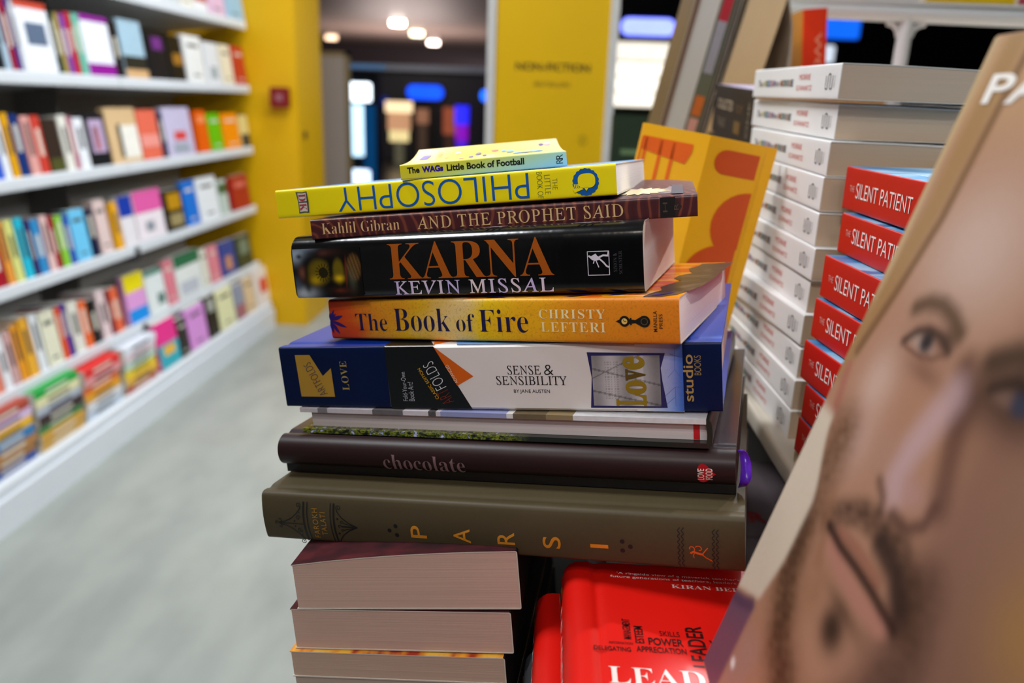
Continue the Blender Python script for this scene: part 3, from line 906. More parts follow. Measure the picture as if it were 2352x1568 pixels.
# ---- olive hardcover with gold capitals
def cloth(h, rough=.45, sc=(400, 60, 400), spec=.45):
    m, nt, b = nodes('cloth_' + h, rough, spec); v = coords(nt, sc); f = noise(nt, v, 1, 3); c = lin(h)
    v2 = coords(nt, (20, 20, 20)); g = noise(nt, v2, 1, 3)
    nt.links.new(mixc(nt, g, mixc(nt, f, tuple(x * .72 for x in c), c), tuple(x * 1.12 for x in c)), b.inputs['Base Color'])
    bump(nt, b, f, .12, .0003); return m
OLIVE = cloth('4c422e', .5, spec=.22)
q, p, (L, D, T) = P('olive')
B = Book('hardback', L, D, T, OLIVE, page='ddd6cc', r=.0022, bulge=.0018, groove=.0009, gy=.008, hard=True, draft=(258.5, 28.0))
s = B.spine(); c = B.cover
gold = foil('ef9d28'); dim = foil('b9862c', .35); line = paper('15181a', .5)
for ch, x0, x1, z0, z1 in (('P', 89.2, 98.2, 7.3, 14.3), ('A', 113.3, 122.5, 6.2, 14.3), ('R', 137.1, 146.4, 7.0, 14.0), ('S', 161.1, 170.3, 6.6, 13.2)):
    c.text(ch, (x0, z0, x1, z1), gold, s, 90, off=.005)
c.poly([(185.3, 8.7), (194.2, 8.7), (194.2, 10.7), (185.3, 10.7)], gold, s)
for x, z in ((80.8, 13.4), (77.0, 10.7), (81.0, 8.2), (201.2, 13.1), (205.1, 10.6), (201.2, 8.2)): c.disc((x, z), 1.15, line, s)
c.text('FAROKH', (31.2, 3.2, 34.6, 20.6), dim, s, 90, gap=1.15); c.text('TALATI', (36.0, 5.0, 39.3, 18.6), dim, s, 90, gap=1.15)
arc = lambda x, k: [(x + k * ((t - 6) / 6) ** 2, .9 + 23 * t / 12) for t in range(13)]
for x, w in ((25.6, 1.0), (27.9, .55), (42.2, .55), (44.2, 1.0)): c.strip(arc(x, .8), w, line, s)
def spiral(cx, cz, r, a0, turns, sgn=1): return [(cx + r * (1 - .8 * t / 16) * math.cos(a0 + sgn * turns * 6.283 * t / 16), cz + r * (1 - .8 * t / 16) * math.sin(a0 + sgn * turns * 6.283 * t / 16)) for t in range(17)]
for sg in (1, -1):
    c.strip([(10, 11 + sg * .5), (14, 11 + sg * 1.2), (18, 11 + sg * 3.2), (21.5, 11 + sg * 6.2), (23.8, 11 + sg * 9), (24.2, 11 + sg * 10.6)], .55, line, s)
    c.strip(spiral(22.9, 11 + sg * 10.8, 1.5, 0, 1.2, sg), .4, line, s); c.strip(spiral(10.4, 11 + sg * 1.9, 1.2, -sg * 1.5, .9, sg), .4, line, s)
    c.strip(spiral(22.3, 11 + sg * 3.6, 1.6, 0, 1.3, sg), .35, line, s); c.disc((19.8, 11 + sg * 1.6), .5, line, s, 8); c.disc((23.2, 11 + sg * 6.6), .4, line, s, 8)
    c.strip([(58, 11), (53, 11 + sg * 2.2), (49, 11 + sg * 5.2), (46.6, 11 + sg * 8.4), (46.2, 11 + sg * 10.4)], .6, line, s)
    c.strip(spiral(47.6, 11 + sg * 10.5, 1.5, 3.14, 1.2, -sg), .4, line, s); c.strip([(58, 11), (51, 11 + sg * 1.7), (49.4, 11 + sg * 2.2)], .4, line, s)
    c.strip(spiral(48.8, 11 + sg * 2.5, 1.0, 0, 1), .35, line, s); c.disc((46.6, 11 + sg * 4.3), .65, line, s, 8)
c.strip([(9.5, 11), (25, 11)], .5, line, s); c.strip(spiral(8.2, 11, 1.2, 0, 1), .45, line, s); c.strip([(58, 11), (48.5, 11)], .8, line, s); c.strip(spiral(47.4, 11, 1.1, 0, 1), .4, line, s)
for x in (228.2, 230.0, 244.2, 246.0): c.strip([(x + .55 * math.sin(t * 1.15), 1.3 + 20.8 * t / 40) for t in range(41)], .45, line, s)
fig = foil('e0661c')
c.strip(spiral(233.8, 11.6, 2.1, -1.2, .75), .4, fig, s); c.strip(spiral(237.6, 11.6, 2.0, 2.6, -.7), .4, fig, s)
c.strip([(233.5, 9.2), (235, 10.2), (237, 9.4), (239.6, 8.9)], 1.1, fig, s); c.strip([(239, 9), (240.4, 11), (241.6, 12.6)], .5, fig, s)
c.strip([(239, 8.8), (241, 7.2), (243.9, 5.6)], .55, fig, s); c.strip([(235.5, 9.6), (234.8, 8), (235.3, 6.9)], .4, fig, s)
B.done(p, q, 'wide olive brown hardcover with gold capital letters down its spine', group=MAIN)

# ---- dark brown hardcover with a rounded spine
BROWN = cloth('2a1718', .42, (260, 40, 260), .25)
q, p, (L, D, T) = P('brown')
B = Book('hardback', L, D, T, BROWN, paper('3b3238', .22, .5, .3, 30), paper('141012', .15, .6, .5, 200), page='d9cfc4', r=.004, bulge=.004, groove=.0012, gy=.009, hard=True, step=(.003, .0048), inset=.002, draft=(255.6, 22.8))
s = B.spine(); c = B.cover
c.text(serif('chocolate'), (67.0, 6.6, 115.5, 15.9), paper('86666a', .4), B.spine(.0004), off=-.009)
hp = [(241.2 + 5.1 * (16 * math.sin(t) ** 3) / 16, 0) for t in (0,)]
heart = []
for k in range(28):
    t = 2 * math.pi * k / 28
    hx = 16 * math.sin(t) ** 3 / 17; hy = (13 * math.cos(t) - 5 * math.cos(2 * t) - 2 * math.cos(3 * t) - math.cos(4 * t)) / 17
    heart.append((241.3 - hy * 5.3, 12.9 + hx * 5.3))
c.poly(heart, paper('b01420', .4), s)
s2 = B.spine(.0005); tx = paper('e6cfc6', .4)
c.text('LOVE', (237.6, 9.6, 240.8, 15.6), tx, s2, 90, off=.01); c.text('FOOD', (241.5, 9.8, 244.8, 15.8), tx, s2, 90, off=.01)
B.done(p, q, 'dark brown hardcover with rounded spine and small red heart emblem', group=MAIN)
# its purple marker ribbon loops out at the right-hand end
mb = MB(); rib = []
for k in range(15):
    t = k / 14
    rib.append((L + .0008 + .0012 * math.sin(math.pi * t), .006 + .004 * math.sin(math.pi * 2 * t), .0215 - .0195 * t))
vs = [r_ for r_ in rib] + [(x + .0052 * math.sin(math.pi * min(1, .12 + .88 * k / 14)) ** .6, y + .0025 * math.cos(math.pi * k / 7), z - .001) for k, (x, y, z) in enumerate(rib)]
n = len(rib); mb.add(vs, [(i, i + 1, n + i + 1, n + i) for i in range(n - 1)], paper('5a22c0', .3, .6))
o = mb.build('ribbon', B.root, angle=80); sm = o.modifiers.new('thick', 'SOLIDIFY'); sm.thickness = .0004
o['label'] = 'purple ribbon'

# ---- picture-covered hardback lying with its tail to the viewer
q, p, (L, D, T) = P('picture_boards'); D = .2
m1, nt, b = nodes('picture_board', .25, .5)
v = coords(nt); sp_ = N(nt, 'ShaderNodeSeparateXYZ'); nt.links.new(v, sp_.inputs[0])
mr = N(nt, 'ShaderNodeMapRange'); mr.inputs[2].default_value = L; nt.links.new(sp_.outputs[0], mr.inputs[0])
seg = ramp(nt, mr.outputs[0], [(0, 'cfc6cc'), (.05, '7a747c'), (.075, 'd4ccd4'), (.2, '5c575c'), (.285, 'd8d0d8'), (.35, '3a363c'), (.37, 'cfc8d4'), (.38, '8f96c8'), (.545, 'e6e2e0'), (.56, '5f4c2c'), (.64, '8a744c'), (.70, 'dcdadd')], 'CONSTANT')
nz = noise(nt, coords(nt, (300, 300, 300)), 1, 3)
nt.links.new(mixc(nt, nz, seg, mixc(nt, .35, seg, (.25, .22, .2))), b.inputs['Base Color'])
m2, nt, b = nodes('leafy_board', .25, .5)
v = coords(nt); sp_ = N(nt, 'ShaderNodeSeparateXYZ'); nt.links.new(v, sp_.inputs[0])
mr = N(nt, 'ShaderNodeMapRange'); mr.inputs[2].default_value = L; nt.links.new(sp_.outputs[0], mr.inputs[0])
n1 = noise(nt, coords(nt, (260, 260, 400)), 1, 5)
lf = ramp(nt, n1, [(.36, '0a0e10'), (.45, '39451c'), (.52, '8a9226'), (.58, '1c2814'), (.66, 'b9c4e6'), (.75, 'dfe3f0')])
dk = ramp(nt, mr.outputs[0], [(.52, '000000'), (.6, 'ffffff')])
nt.links.new(mixc(nt, dk, lf, lin('1a211d')), b.inputs['Base Color'])
B = Book('hardback', D, L, T, paper('20261f', .3), m1, m2, page='d2c4c2', r=.002, bulge=.001, hard=True, th=.0026, inset=.0045, contrast=.3)
B.done(p, q, 'picture covered hardback lying with its page ends facing out below the blue book', group=MAIN, xf=TURN(L))
mb = MB(); mb.box((L - .0085, .0042, .003), (L - .0055, .0075, T - .003), paper('c01820', .5)); o = mb.build('headband', B.root); o['label'] = 'red headband'

# ---- blue hardcover wrapped in a printed belly band
BLUE = paper('0838a0', .35, .45, .12, 40)
q, p, (L, D, T) = P('blue')
B = Book('hardback', L, D, T, paper('02143c', .4, .2), BLUE, BLUE, page='e2ddd4', r=.0012, hard=True, groove=.0008, gy=.01, draft=(247.1, 35.4))
s = B.spine(); c = B.cover; gold = paper('b0862c', .35, .5); s2 = B.spine(.0006)
c.poly([(10.3, 31), (19.8, 31), (26.6, 18.6), (32.6, 6.3), (10.8, 6.3)], gold, s); c.poly([(26.6, 18.6), (32.4, 23.2), (32.6, 6.3)], gold, s)
def slant(c, txt, x0, z0, x1, z1, th, mat, surf, off=0., gap=1.):
    dx, dz = (x1 - x0) / 1000, (z1 - z0) / 1000; q_ = math.hypot(dx, dz)
    U = (dx, dz); V = (-dz / q_ * th / 1000, dx / q_ * th / 1000); c.text_uv(txt, (x0 / 1000, z0 / 1000), U, V, mat, surf, off, gap)
slant(c, 'ARTFOLDS', 28.4, 8.4, 19.6, 27.2, 5.0, paper('0a2450'), s2, -.022)
c.text(serif('LOVE'), (38.2, 10.2, 42.6, 27.2), paper('a08a4a', .4), s, 90, off=-.008, gap=1.1)
c.text('studio', (228.4, 5.4, 233.3, 29.5), paper('a5854e', .4), s, 90, off=.012); c.text('BOOKS', (233.9, 19, 237.2, 29), paper('8f7648', .4), s, 90, off=.0)
B.done(p, q, 'blue hardcover wrapped in a white and black printed paper band', group=MAIN)
# the band goes round spine and boards
x0, x1 = .0673 * B.fx, .2284 * B.fx; e = .00045; T0 = 35.4
mb = MB(); prof = [(.075, -e), (0 + .001, -e), (-e, .001), (-e, T - .001), (.001, T + e), (.075, T + e)]
m_band = paper('d6cdc9', .3, .45, .04, 30)
n = len(prof); mb.add([(x, y, z) for x in (x0, x1) for y, z in prof], [(i, n + i, n + i + 1, i + 1) for i in range(n - 1)], m_band)
bs = lambda k: (lambda x, z: (x * B.fx, -e - k, z * B.fz))
black = paper('0a0c10', .3, .5)
mb.poly([(67.3, T0 - .2), (96.5, T0 - .2), (115.7, .2), (67.4, .2)], black, bs(.0001))
mb.poly([(96.6, T0 - .3), (118.0, 18.5), (108.2, 13.2)], paper('c8580c', .35), bs(.00012))
tb = lambda x, y: (x * B.fx, y, T + e + .0001)
mb.poly([(67.3, 0.3), (96.5, 0.3), (90, 12), (80, 40), (67.3, 40)], black, tb); mb.poly([(96.5, .3), (110, 14), (92, 14)], paper('d8640c', .35), tb)
mb.poly([(110, .3), (228, .3), (228, 74), (80, 74)], paper('6f9fe0', .3), tb)
mb.text('Fold-Your-Own', (75.4, 4.4, 78.2, 21), paper('b9bcc6'), bs(.0003), 90, off=-.012); mb.text('Book Art!', (79.0, 4.4, 82.2, 15.2), paper('b9bcc6'), bs(.0003), 90, off=-.012)
slant(mb, 'ART', 105.6, 4.6, 102.2, 12.2, 7.0, paper('7a2412'), bs(.0003), -.022); slant(mb, 'FOLDS', 101.9, 12.8, 95.2, 27.4, 6.6, paper('d4d4d8'), bs(.0003), -.022)
slant(mb, 'CLASSIC EDITION', 97.0, 6.2, 87.6, 23.4, 1.9, paper('d09a10'), bs(.0003)); slant(mb, 'ADVANCED', 109.2, 15.2, 104.0, 25.2, 1.9, paper('e2c2a4'), bs(.0003))
ink = paper('191518', .4)
mb.text(roman('SENSE'), (137.4, 19.5, 155.6, 24.4), ink, bs(.0003), off=.0); mb.text('&', (157.4, 19.3, 162.4, 24.8), ink, bs(.0003), off=-.013)
mb.text(roman('SENSIBILITY'), (130.8, 13.8, 169.2, 18.7), ink, bs(.0003), off=.0); mb.text('BY JANE AUSTEN', (140.1, 9, 159.8, 11.4), ink, bs(.0003), off=.0)
def blue_fade(x, z):
    t = max(0, min(1, (x - 206) / 20)); w = lin('d6cdc9'); c2 = lin('7f8fd2' if z > 8 else '6f8fd8'); c3 = lin('3a62b8')
    k = max(0, min(1, (x - 222) / 6)); c2 = tuple(a + (b_ - a) * k for a, b_ in zip(c2, c3))
    return tuple(a + (b_ - a) * t for a, b_ in zip(w, c2))
BAND = painted_attr('band_print')
mb.picture((205, .3, 228.4, T0 - .3), 14, 6, blue_fade, BAND, bs(.00008))
wl = paper('4a62a8')
for pts in ([(221, 18), (224.5, 22), (228, 17)], [(224.5, 22), (224.5, 33)], [(219, 8), (224.4, 13), (228, 13)], [(224.4, 13), (224.4, 3)], [(220, 4), (224.4, 8)], [(222, 30), (228, 28)]): mb.strip(pts, .18, wl, bs(.00016))
mb.poly([(180.6, 31.2), (219.9, 30.4), (217.6, 22.8), (218.2, 16), (220.3, 2.1), (181.1, 1.7), (182.4, 18)], paper('241f52'), bs(.0002))
def folded(x, z):
    base = .42 + .12 * math.sin(x * .4) - .1 * abs(z - 15) / 15
    if abs((z - 24) - (x - 196) * .5) < .35 or abs((z - 11) + (x - 182) * .22) < .45 or abs((z - 17) - (x - 205) * -.25) < .4: base *= .45
    if 188 < x < 196 and 6 < z < 26 and int(z * 1.9) % 2 and int(x * 2.2) % 2: base *= .62
    if x > 209: base *= .75
    return (base * 1.05, base * .97, base)
mb.picture((182.8, 2.9, 217.2, 29.4), 60, 46, folded, BAND, bs(.0003))
og = paper('8a6f14', .4)
mb.text(serif('L'), (194.5, 2.9, 210.0, 9.2), og, bs(.0005), 90, off=.02); mb.text(serif('o'), (199.6, 9.0, 210.2, 16.6), og, bs(.0005), 90, off=.03)
mb.text(serif('v'), (199.8, 16.4, 210.0, 22.4), paper('5a4610', .4), bs(.0005), 90, off=.02); mb.text(serif('e'), (198.6, 22.2, 209.8, 29.2), og, bs(.0005), 90, off=.03)
o = mb.build('belly_band', B.root, angle=25); o['label'] = 'white and black printed paper band'

# ---- orange paperback
m, nt, b = nodes('fire_spine', .42, .4)
v = coords(nt); sp_ = N(nt, 'ShaderNodeSeparateXYZ'); nt.links.new(v, sp_.inputs[0])
mr = N(nt, 'ShaderNodeMapRange'); mr.inputs[2].default_value = .2047; nt.links.new(sp_.outputs[0], mr.inputs[0])
wob = noise(nt, coords(nt, (30, 1, 60)), 1, 3)
ad = N(nt, 'ShaderNodeMath', operation='MULTIPLY_ADD'); nt.links.new(wob, ad.inputs[0]); ad.inputs[1].default_value = .22; nt.links.new(mr.outputs[0], ad.inputs[2])
gr = ramp(nt, ad.outputs[0], [(.08, 'c02608'), (.18, 'd2480c'), (.27, 'd98a18'), (.4, 'dda818'), (.5, 'd8b878'), (.58, 'e0b80c'), (.72, 'e0a00c'), (.86, 'd98410'), (1.0, 'd87a12')])
vor = N(nt, 'ShaderNodeTexVoronoi', feature='DISTANCE_TO_EDGE'); vor.inputs['Scale'].default_value = 55; nt.links.new(coords(nt), vor.inputs['Vector'])
ck = ramp(nt, vor.outputs['Distance'], [(0, '000000'), (.025, 'ffffff')])
spk = noise(nt, coords(nt), 900, 3)
sk = ramp(nt, spk, [(.36, '000000'), (.44, 'ffffff')])
g2 = mixc(nt, ck, mixc(nt, .1, gr, lin('8a4a10')), gr)
nt.links.new(mixc(nt, sk, mixc(nt, .3, g2, lin('8a5a20')), g2), b.inputs['Base Color'])
FIRE = m
m, nt, b = nodes('fire_front', .25, .5)
n1 = noise(nt, coords(nt, (18, 55, 18)), 1, 4)
nt.links.new(ramp(nt, n1, [(.38, 'd23a0a'), (.47, 'e0620e'), (.53, 'e8900f'), (.6, 'eebc84'), (.66, 'e46a1a')], 'CONSTANT'), b.inputs['Base Color'])
q, p, (L, D, T) = P('orange')
B = Book('paperback', L, D, T, FIRE, m, page='f6efee', r=.0016, bulge=.0004, contrast=.12, draft=(204.7, 22.9))
s = B.spine(); c = B.cover; navy = paper('17133e', .4)
c.text(serif('The'), (18.0, 5.2, 39.2, 15.0), navy, s, off=-.012); c.text(serif('Book'), (44.1, 5.2, 79.6, 17.8), navy, s, off=-.012)
c.text(serif('of'), (83.4, 5.4, 94.6, 15.0), navy, s, off=-.013); c.text(serif('Fire'), (97.4, 5.2, 125.8, 17.4), navy, s, off=-.012)
cr = paper('e6d2a0', .4)
c.text(serif('CHRISTY'), (132.2, 12.6, 167.8, 17.4), cr, s, off=-.008, gap=1.15); c.text(serif('LEFTERI'), (133.0, 5.8, 167.6, 10.7), cr, s, off=-.008, gap=1.15)
blk = paper('17120c', .4); s2 = B.spine(.0005)
c.disc((177.6, 11.5), 2.7, blk, s, 20); c.disc((187.6, 11.4), 2.9, blk, s, 20); c.poly([(173, 11.4), (175.6, 12.6), (175.6, 10.3)], blk, s)
c.poly([(179.6, 12.6), (183, 12.1), (186.5, 14.1), (186.5, 8.7), (183, 10.6), (179.6, 10.2)], blk, s); c.poly([(180.3, 13.2), (181.2, 13.2), (181.2, 9.7), (180.3, 9.7)], blk, s)
c.disc((177.6, 11.5), 1.5, paper('d8b060'), s2, 18); c.strip([(177.0, 12.5), (177.6, 11.5), (178.7, 11.7)], .3, blk, B.spine(.0007))
c.strip([(187.6 + 1.6 * math.cos(t * .4), 11.4 + 1.6 * math.sin(t * .4)) for t in range(17)], .3, paper('5a4a30'), s2)
c.text('MANILLA', (192.0, 6.4, 193.9, 16.6), blk, s, 90, off=.005, gap=1.1); c.text('PRESS', (194.8, 8, 196.6, 15), blk, s, 90, off=.005, gap=1.1)
pet = paper('2a1468', .4)
def petal(cx, cz, a, l, w): return [(cx + math.cos(a) * l * t - math.sin(a) * w * math.sin(math.pi * t), cz + math.sin(a) * l * t + math.cos(a) * w * math.sin(math.pi * t)) for t in [k / 8 for k in range(9)]] + [(cx + math.cos(a) * l * t + math.sin(a) * w * math.sin(math.pi * t), cz + math.sin(a) * l * t - math.cos(a) * w * math.sin(math.pi * t)) for t in [k / 8 for k in range(7, 0, -1)]]
for a, l, w in ((.3, 9.5, 1.1), (-.35, 12, 1.0), (-.95, 10, 1.1), (1.1, 7, .8), (.75, 6, .7), (-1.4, 8, 1.0), (1.5, 5, .7)): c.poly(petal(.3, 11.0, a, l, w), pet, s)
f = B.face()
m, nt, b = nodes('burnt_brush', .3, .4); n1 = noise(nt, coords(nt, (60, 60, 10)), 1.5, 5)
nt.links.new(ramp(nt, n1, [(.3, '1a1512'), (.5, '2e2621'), (.66, '55463e'), (.74, 'b0401c')]), b.inputs['Base Color'])
edge = [(185 + 2.4 * math.sin(k * 1.7) + 1.5 * math.sin(k * 4.1) - (0 if k > 1 else 4), 2 + 10 * k) for k in range(13)]
c.poly([(204, 126), (204, 60), (203, 34), (200, 20), (196, 8), (190, 2)] + edge, m, f)
for k in range(5): c.poly(petal(96 + 22 * k, 4 + 3 * (k % 2), .2 * k, 14, 1.6), pet, B.face(.0004))
B.done(p, q, 'orange and yellow paperback with plaster textured spine and dark blue title', group=MAIN)

# ---- thick black paperback
m, nt, b = nodes('gloss_black', .16, .6); n1 = noise(nt, coords(nt), 25, 3)
nt.links.new(ramp(nt, n1, [(.4, '060607'), (.7, '0d0c0e')]), b.inputs['Base Color']); n2 = noise(nt, coords(nt, (120, 30, 30)), 1, 2); bump(nt, b, n2, .25, .0006)
GB = m
m, nt, b = nodes('gloss_dark_picture', .14, .6); n1 = noise(nt, coords(nt, (30, 60, 30)), 1, 4)
nt.links.new(ramp(nt, n1, [(.35, '0a0a0e'), (.5, '1c1a24'), (.6, '33262a'), (.7, '5a2c18'), (.78, '2a2230')]), b.inputs['Base Color'])
q, p, (L, D, T) = P('black')
T += .0032
B = Book('paperback', L, D, T, GB, m, GB, page='f2eae4', r=.0035, rt=.0085, bulge=.0006, contrast=.1, draft=(203.8, 35.5))
s = B.spine(); c = B.cover
WARR = painted_attr('warrior_print', .25)
def warrior(x, z):
    def lp(c, h, w): t = lin(h); return tuple(a + (b_ - a) * w for a, b_ in zip(c, t))
    def g(cx, cz, rx, rz, pw=1.0): return math.exp(-(((x - cx) / rx) ** 2 + ((z - cz) / rz) ** 2) ** pw)
    cc = lin('0a0908')
    cc = lp(cc, 'a3b2c4', .95 * g(3, 25.5, 6, 4.5)); cc = lp(cc, '8393aa', .95 * g(9, 30, 7, 2.4)); cc = lp(cc, 'bcc6d0', .95 * g(6.5, 3.5, 7, 3.4)); cc = lp(cc, '4a5a70', .6 * g(2, 9, 3, 4)); cc = lp(cc, '10131a', .8 * g(9, 7, 2.5, 4))
    cc = lp(cc, '07070a', .95 * g(11, 17.5, 6, 8.5, 2)); cc = lp(cc, '1a100a', .9 * g(5, 24.5, 2.2, 1.6))
    cc = lp(cc, '7a4a3a', .85 * g(6.3, 15.2, 2.4, 3.6)); cc = lp(cc, '0c0808', .9 * g(10, 14.5, 2.2, 5))
    cc = lp(cc, '6a580c', .95 * g(17.5, 15.5, 7.5, 7.2, 3)); cc = lp(cc, 'b8960c', .9 * g(14.5, 10.8, 3.4, 2.6))
    r = math.hypot(x - 20, z - 15); a = math.atan2(z - 15, x - 20)
    cc = lp(cc, '0e0c06', .9 * (1 if r < 3.0 else (max(0, math.cos(a * 15)) ** 2 if r < 5.2 else 0)))
    cc = lp(cc, '0a0906', .9 * g(25.2, 16, 1.6, 9, 2))
    cc = lp(cc, '70600e', .9 * g(30, 15.5, 3.6, 7.2, 3)); cc = lp(cc, 'e0b410', .95 * g(30, 11.6, 2.8, 1.8))
    cc = lp(cc, '6a2418', .9 * g(34.8 + (z - 15) * .05, 15, .8, 8.5, 2)); st = .5 + .5 * math.sin(x * 3 + (z - 4) * .9)
    cc = lp(cc, '6f4f26' if st > .5 else '54391a', .9 * g(40, 17.5, 4.6, 7.6, 4)); cc = lp(cc, '5a5c48', .5 * g(38.5, 11, 2.5, 6))
    cc = lp(cc, '3a221c', .7 * g(24, 26.6, 8, 2.4)); cc = lp(cc, '55302a', .6 * g(21, 26, 3, 1.6)); cc = lp(cc, '4a241a', .6 * g(31, 4.6, 7, 2)); cc = lp(cc, '6a2a14', .6 * g(30, 4.6, 2.6, 1))
    return cc
c.picture((.9, 1.0, 44.8, 28.8), 120, 74, warrior, WARR, s)
kar = foil('b85c10', .32)
c.text(serif('KARNA'), (62.0, 9.7, 157.2, 30.0), kar, s, off=-.006, gap=.96)
m, nt, b = nodes('lilac_letters', .4, .4); v = coords(nt, (60, 1, 1)); f = noise(nt, v, 1, 1)
nt.links.new(ramp(nt, f, [(.35, 'e6d2cf'), (.6, 'b9a9dc'), (.7, 'e0cfd4')]), b.inputs['Base Color'])
c.text(roman('KEVIN MISSAL'), (64.4, 1.4, 156.4, 9.1), m, s, off=.006, gap=1.1)
wh = paper('cfc9d6', .4)
for pts in ([(175.2, 9.5), (186.5, 9.5)], [(186.4, 9.5), (186.4, 21.6)], [(186.5, 21.5), (175.2, 21.5)], [(175.3, 21.5), (175.3, 9.5)]): c.strip(pts, .35, wh, s)
c.poly([(176.2, 18.6), (178, 19.6), (179.6, 20.4), (180.4, 19.2), (182, 18.4), (181.4, 17.2), (179.4, 16.8), (177.6, 17.2)], wh, s)
for pts, w in (([(181.4, 18.6), (183.4, 19.4), (186.1, 19.2)], .9), ([(181.6, 17.6), (183.4, 16), (185, 14), (186.2, 13.4)], .8), ([(179.6, 17), (180.4, 15), (181, 13.4)], .5), ([(178.8, 17), (178.2, 15.4)], .5), ([(175.8, 19.4), (177.2, 18.6)], .9), ([(185.8, 19.2), (186.1, 21.2)], .5)): c.strip(pts, w, wh, s)
gy_ = paper('4a4a50', .4)
c.text(roman('SIMON &'), (188.6, 11, 190.4, 20.4), gy_, s, 90, off=-.01); c.text(roman('SCHUSTER'), (191.4, 9.8, 193.0, 21.4), gy_, s, 90, off=-.01)
for k, x in enumerate((112, 160)):
    for d in (0, 3.2, 6.5): c.strip([(x + d, 4), (x + d + 6, 8)], .7, wh, B.face(.0003))
    c.strip([(x - 1, 4), (x + 11, 4.2)], .5, wh, B.face(.0003))
B.done(p, q, 'thick glossy black paperback with large copper coloured capitals on its spine', group=MAIN)

# ---- thin maroon paperback, its corner curling up
m, nt, b = nodes('maroon_swirl', .38, .4)
wv = N(nt, 'ShaderNodeTexWave', wave_type='RINGS', rings_direction='SPHERICAL'); wv.inputs['Scale'].default_value = 60; wv.inputs['Distortion'].default_value = 9; wv.inputs['Detail'].default_value = 1.5; wv.inputs['Detail Scale'].default_value = .6
nt.links.new(coords(nt), wv.inputs['Vector'])
nt.links.new(ramp(nt, wv.outputs['Fac'], [(.0, '45191e'), (.75, '4a1d22'), (.9, '6a3226'), (1, '74392a')]), b.inputs['Base Color'])
q, p, (L, D, T) = P('maroon'); q = q @ Quaternion((1, 0, 0), math.radians(-1.0)) @ Quaternion((0, 1, 0), math.radians(.25))
cl = lambda u, w: .0062 * math.sin(math.pi * .78 * max(0, (u - .55) / .45)) ** 1.5 * max(0, w) ** 1.1
B = Book('paperback', L, D, T, m, page='d4c8ba', r=.0012, contrast=.2, curl=cl, nx=14, draft=(205.6, 10.8))
s = B.spine(); c = B.cover; tan = paper('d9b27c', .4)
c.text(serif('Kahlil'), (6.4, 2.6, 26.1, 8.6), tan, s, off=-.02); c.text(serif('Gibran'), (29.1, 2.6, 50.9, 8.6), tan, s, off=-.02)
c.text(roman('AND THE PROPHET SAID'), (60.6, 2.1, 169.2, 8.7), tan, s, off=.002, gap=1.1)
dk = paper('160f10', .4); c.poly([(187.4, .6), (194.8, .6), (194.8, 10.2), (187.4, 10.2)], dk, s); c.poly([(194.8, .8), (198, 5.4), (194.8, 10.0)], paper('2a1614'), s)
c.text('H', (188.8, 3.0, 191, 7.8), paper('4a3a2e'), B.spine(.0005), 90); c.text('R', (194.2, 3.8, 196.4, 7.0), paper('4a3a2e'), B.spine(.0005), 90)
f = B.face(.0003); cream = paper('e0cfa4', .4)
star = []
for k in range(36):
    r = 22 if k % 2 else 15; a = 2 * math.pi * k / 36; star.append((176 + r * math.cos(a) * .8, 38 + r * math.sin(a)))
c.poly(star, cream, f); c.poly([(152, 20), (194, 20), (194, 70), (152, 70)], paper('8f8890', .3), B.face(.00015))
c.poly([(193, 10), (199, 10), (199, 80), (193, 80)], paper('46586a', .3), B.face(.0004))
B.done(p, q, 'thin maroon paperback with tan serif title and curling corner', group=MAIN)

# ---- yellow paperback, title upside down
YEL = paper('f6e000', .4, .4, .04, 40); SKY = paper('84bcf6', .25, .5, .06, 30); BL = paper('0a5aa8', .4)
q, p, (L, D, T) = P('yellow')
B = Book('paperback', L, D, T, YEL, SKY, paper('1a5aa0'), page='f6f2f0', r=.0012, contrast=.1, draft=(189.7, 15.5))
s = B.spine(); c = B.cover; s2 = B.spine(.0006)
c.text('PHILOSOPHY', (37.6, 1.4, 145.2, 14.4), BL, s, 180, off=-.012)
gr_ = paper('5a6a3a', .4)
c.text('THE', (157.4, 5, 160, 10.6), gr_, s, -90, off=-.02); c.text('LITTLE', (153.4, 2.9, 156.4, 12.5), gr_, s, -90, off=-.02); c.text('BOOK OF', (149.5, 1.0, 152.4, 14.3), gr_, s, -90, off=-.02)
sc = [(174.4 + (6.3 + .5 * abs(math.sin(k * 1.5 * math.pi / 5))) * math.cos(k * math.pi / 30), 7.6 + (6.4 + .5 * abs(math.sin(k * 1.5 * math.pi / 5))) * math.sin(k * math.pi / 30)) for k in range(60)]
c.poly(sc, BL, s)
hole = [(174.9 + 4.4 * (abs(math.cos(a)) ** .7) * (1 if math.cos(a) > 0 else -1), 8.2 + 3.6 * (abs(math.sin(a)) ** .7) * (1 if math.sin(a) > 0 else -1)) for a in [2 * math.pi * k / 32 for k in range(32)]]
c.poly(hole, YEL, s2); c.poly([(173.2, 5.2), (176, 5), (174.6, 3.2)], YEL, s2); c.poly([(167.6, 4.4), (171.6, 5.2), (173.2, 4.2), (168.6, 2.6)], YEL, s2)
for k in range(3): c.strip([(169 + .8 * k, 4.6), (168.6 + .9 * k, 6.8)], .5, YEL, s2)
c.poly([(12.8, 13.9), (17, 13.5), (19.6, 13.9), (20, 8.2), (19.6, 2.1), (17, 2.4), (13.4, 2.1), (13.6, 8)], paper('4f4f50'), s)
c.poly([(14.0, 13.2), (17, 12.9), (19.1, 13.2), (19.1, 8.5), (14.3, 8.5)], paper('d8d0c8'), s2); c.poly([(14.3, 7.8), (19.1, 7.8), (19.0, 2.9), (17, 3.1), (14.2, 2.9)], paper('d8d0c8'), s2)
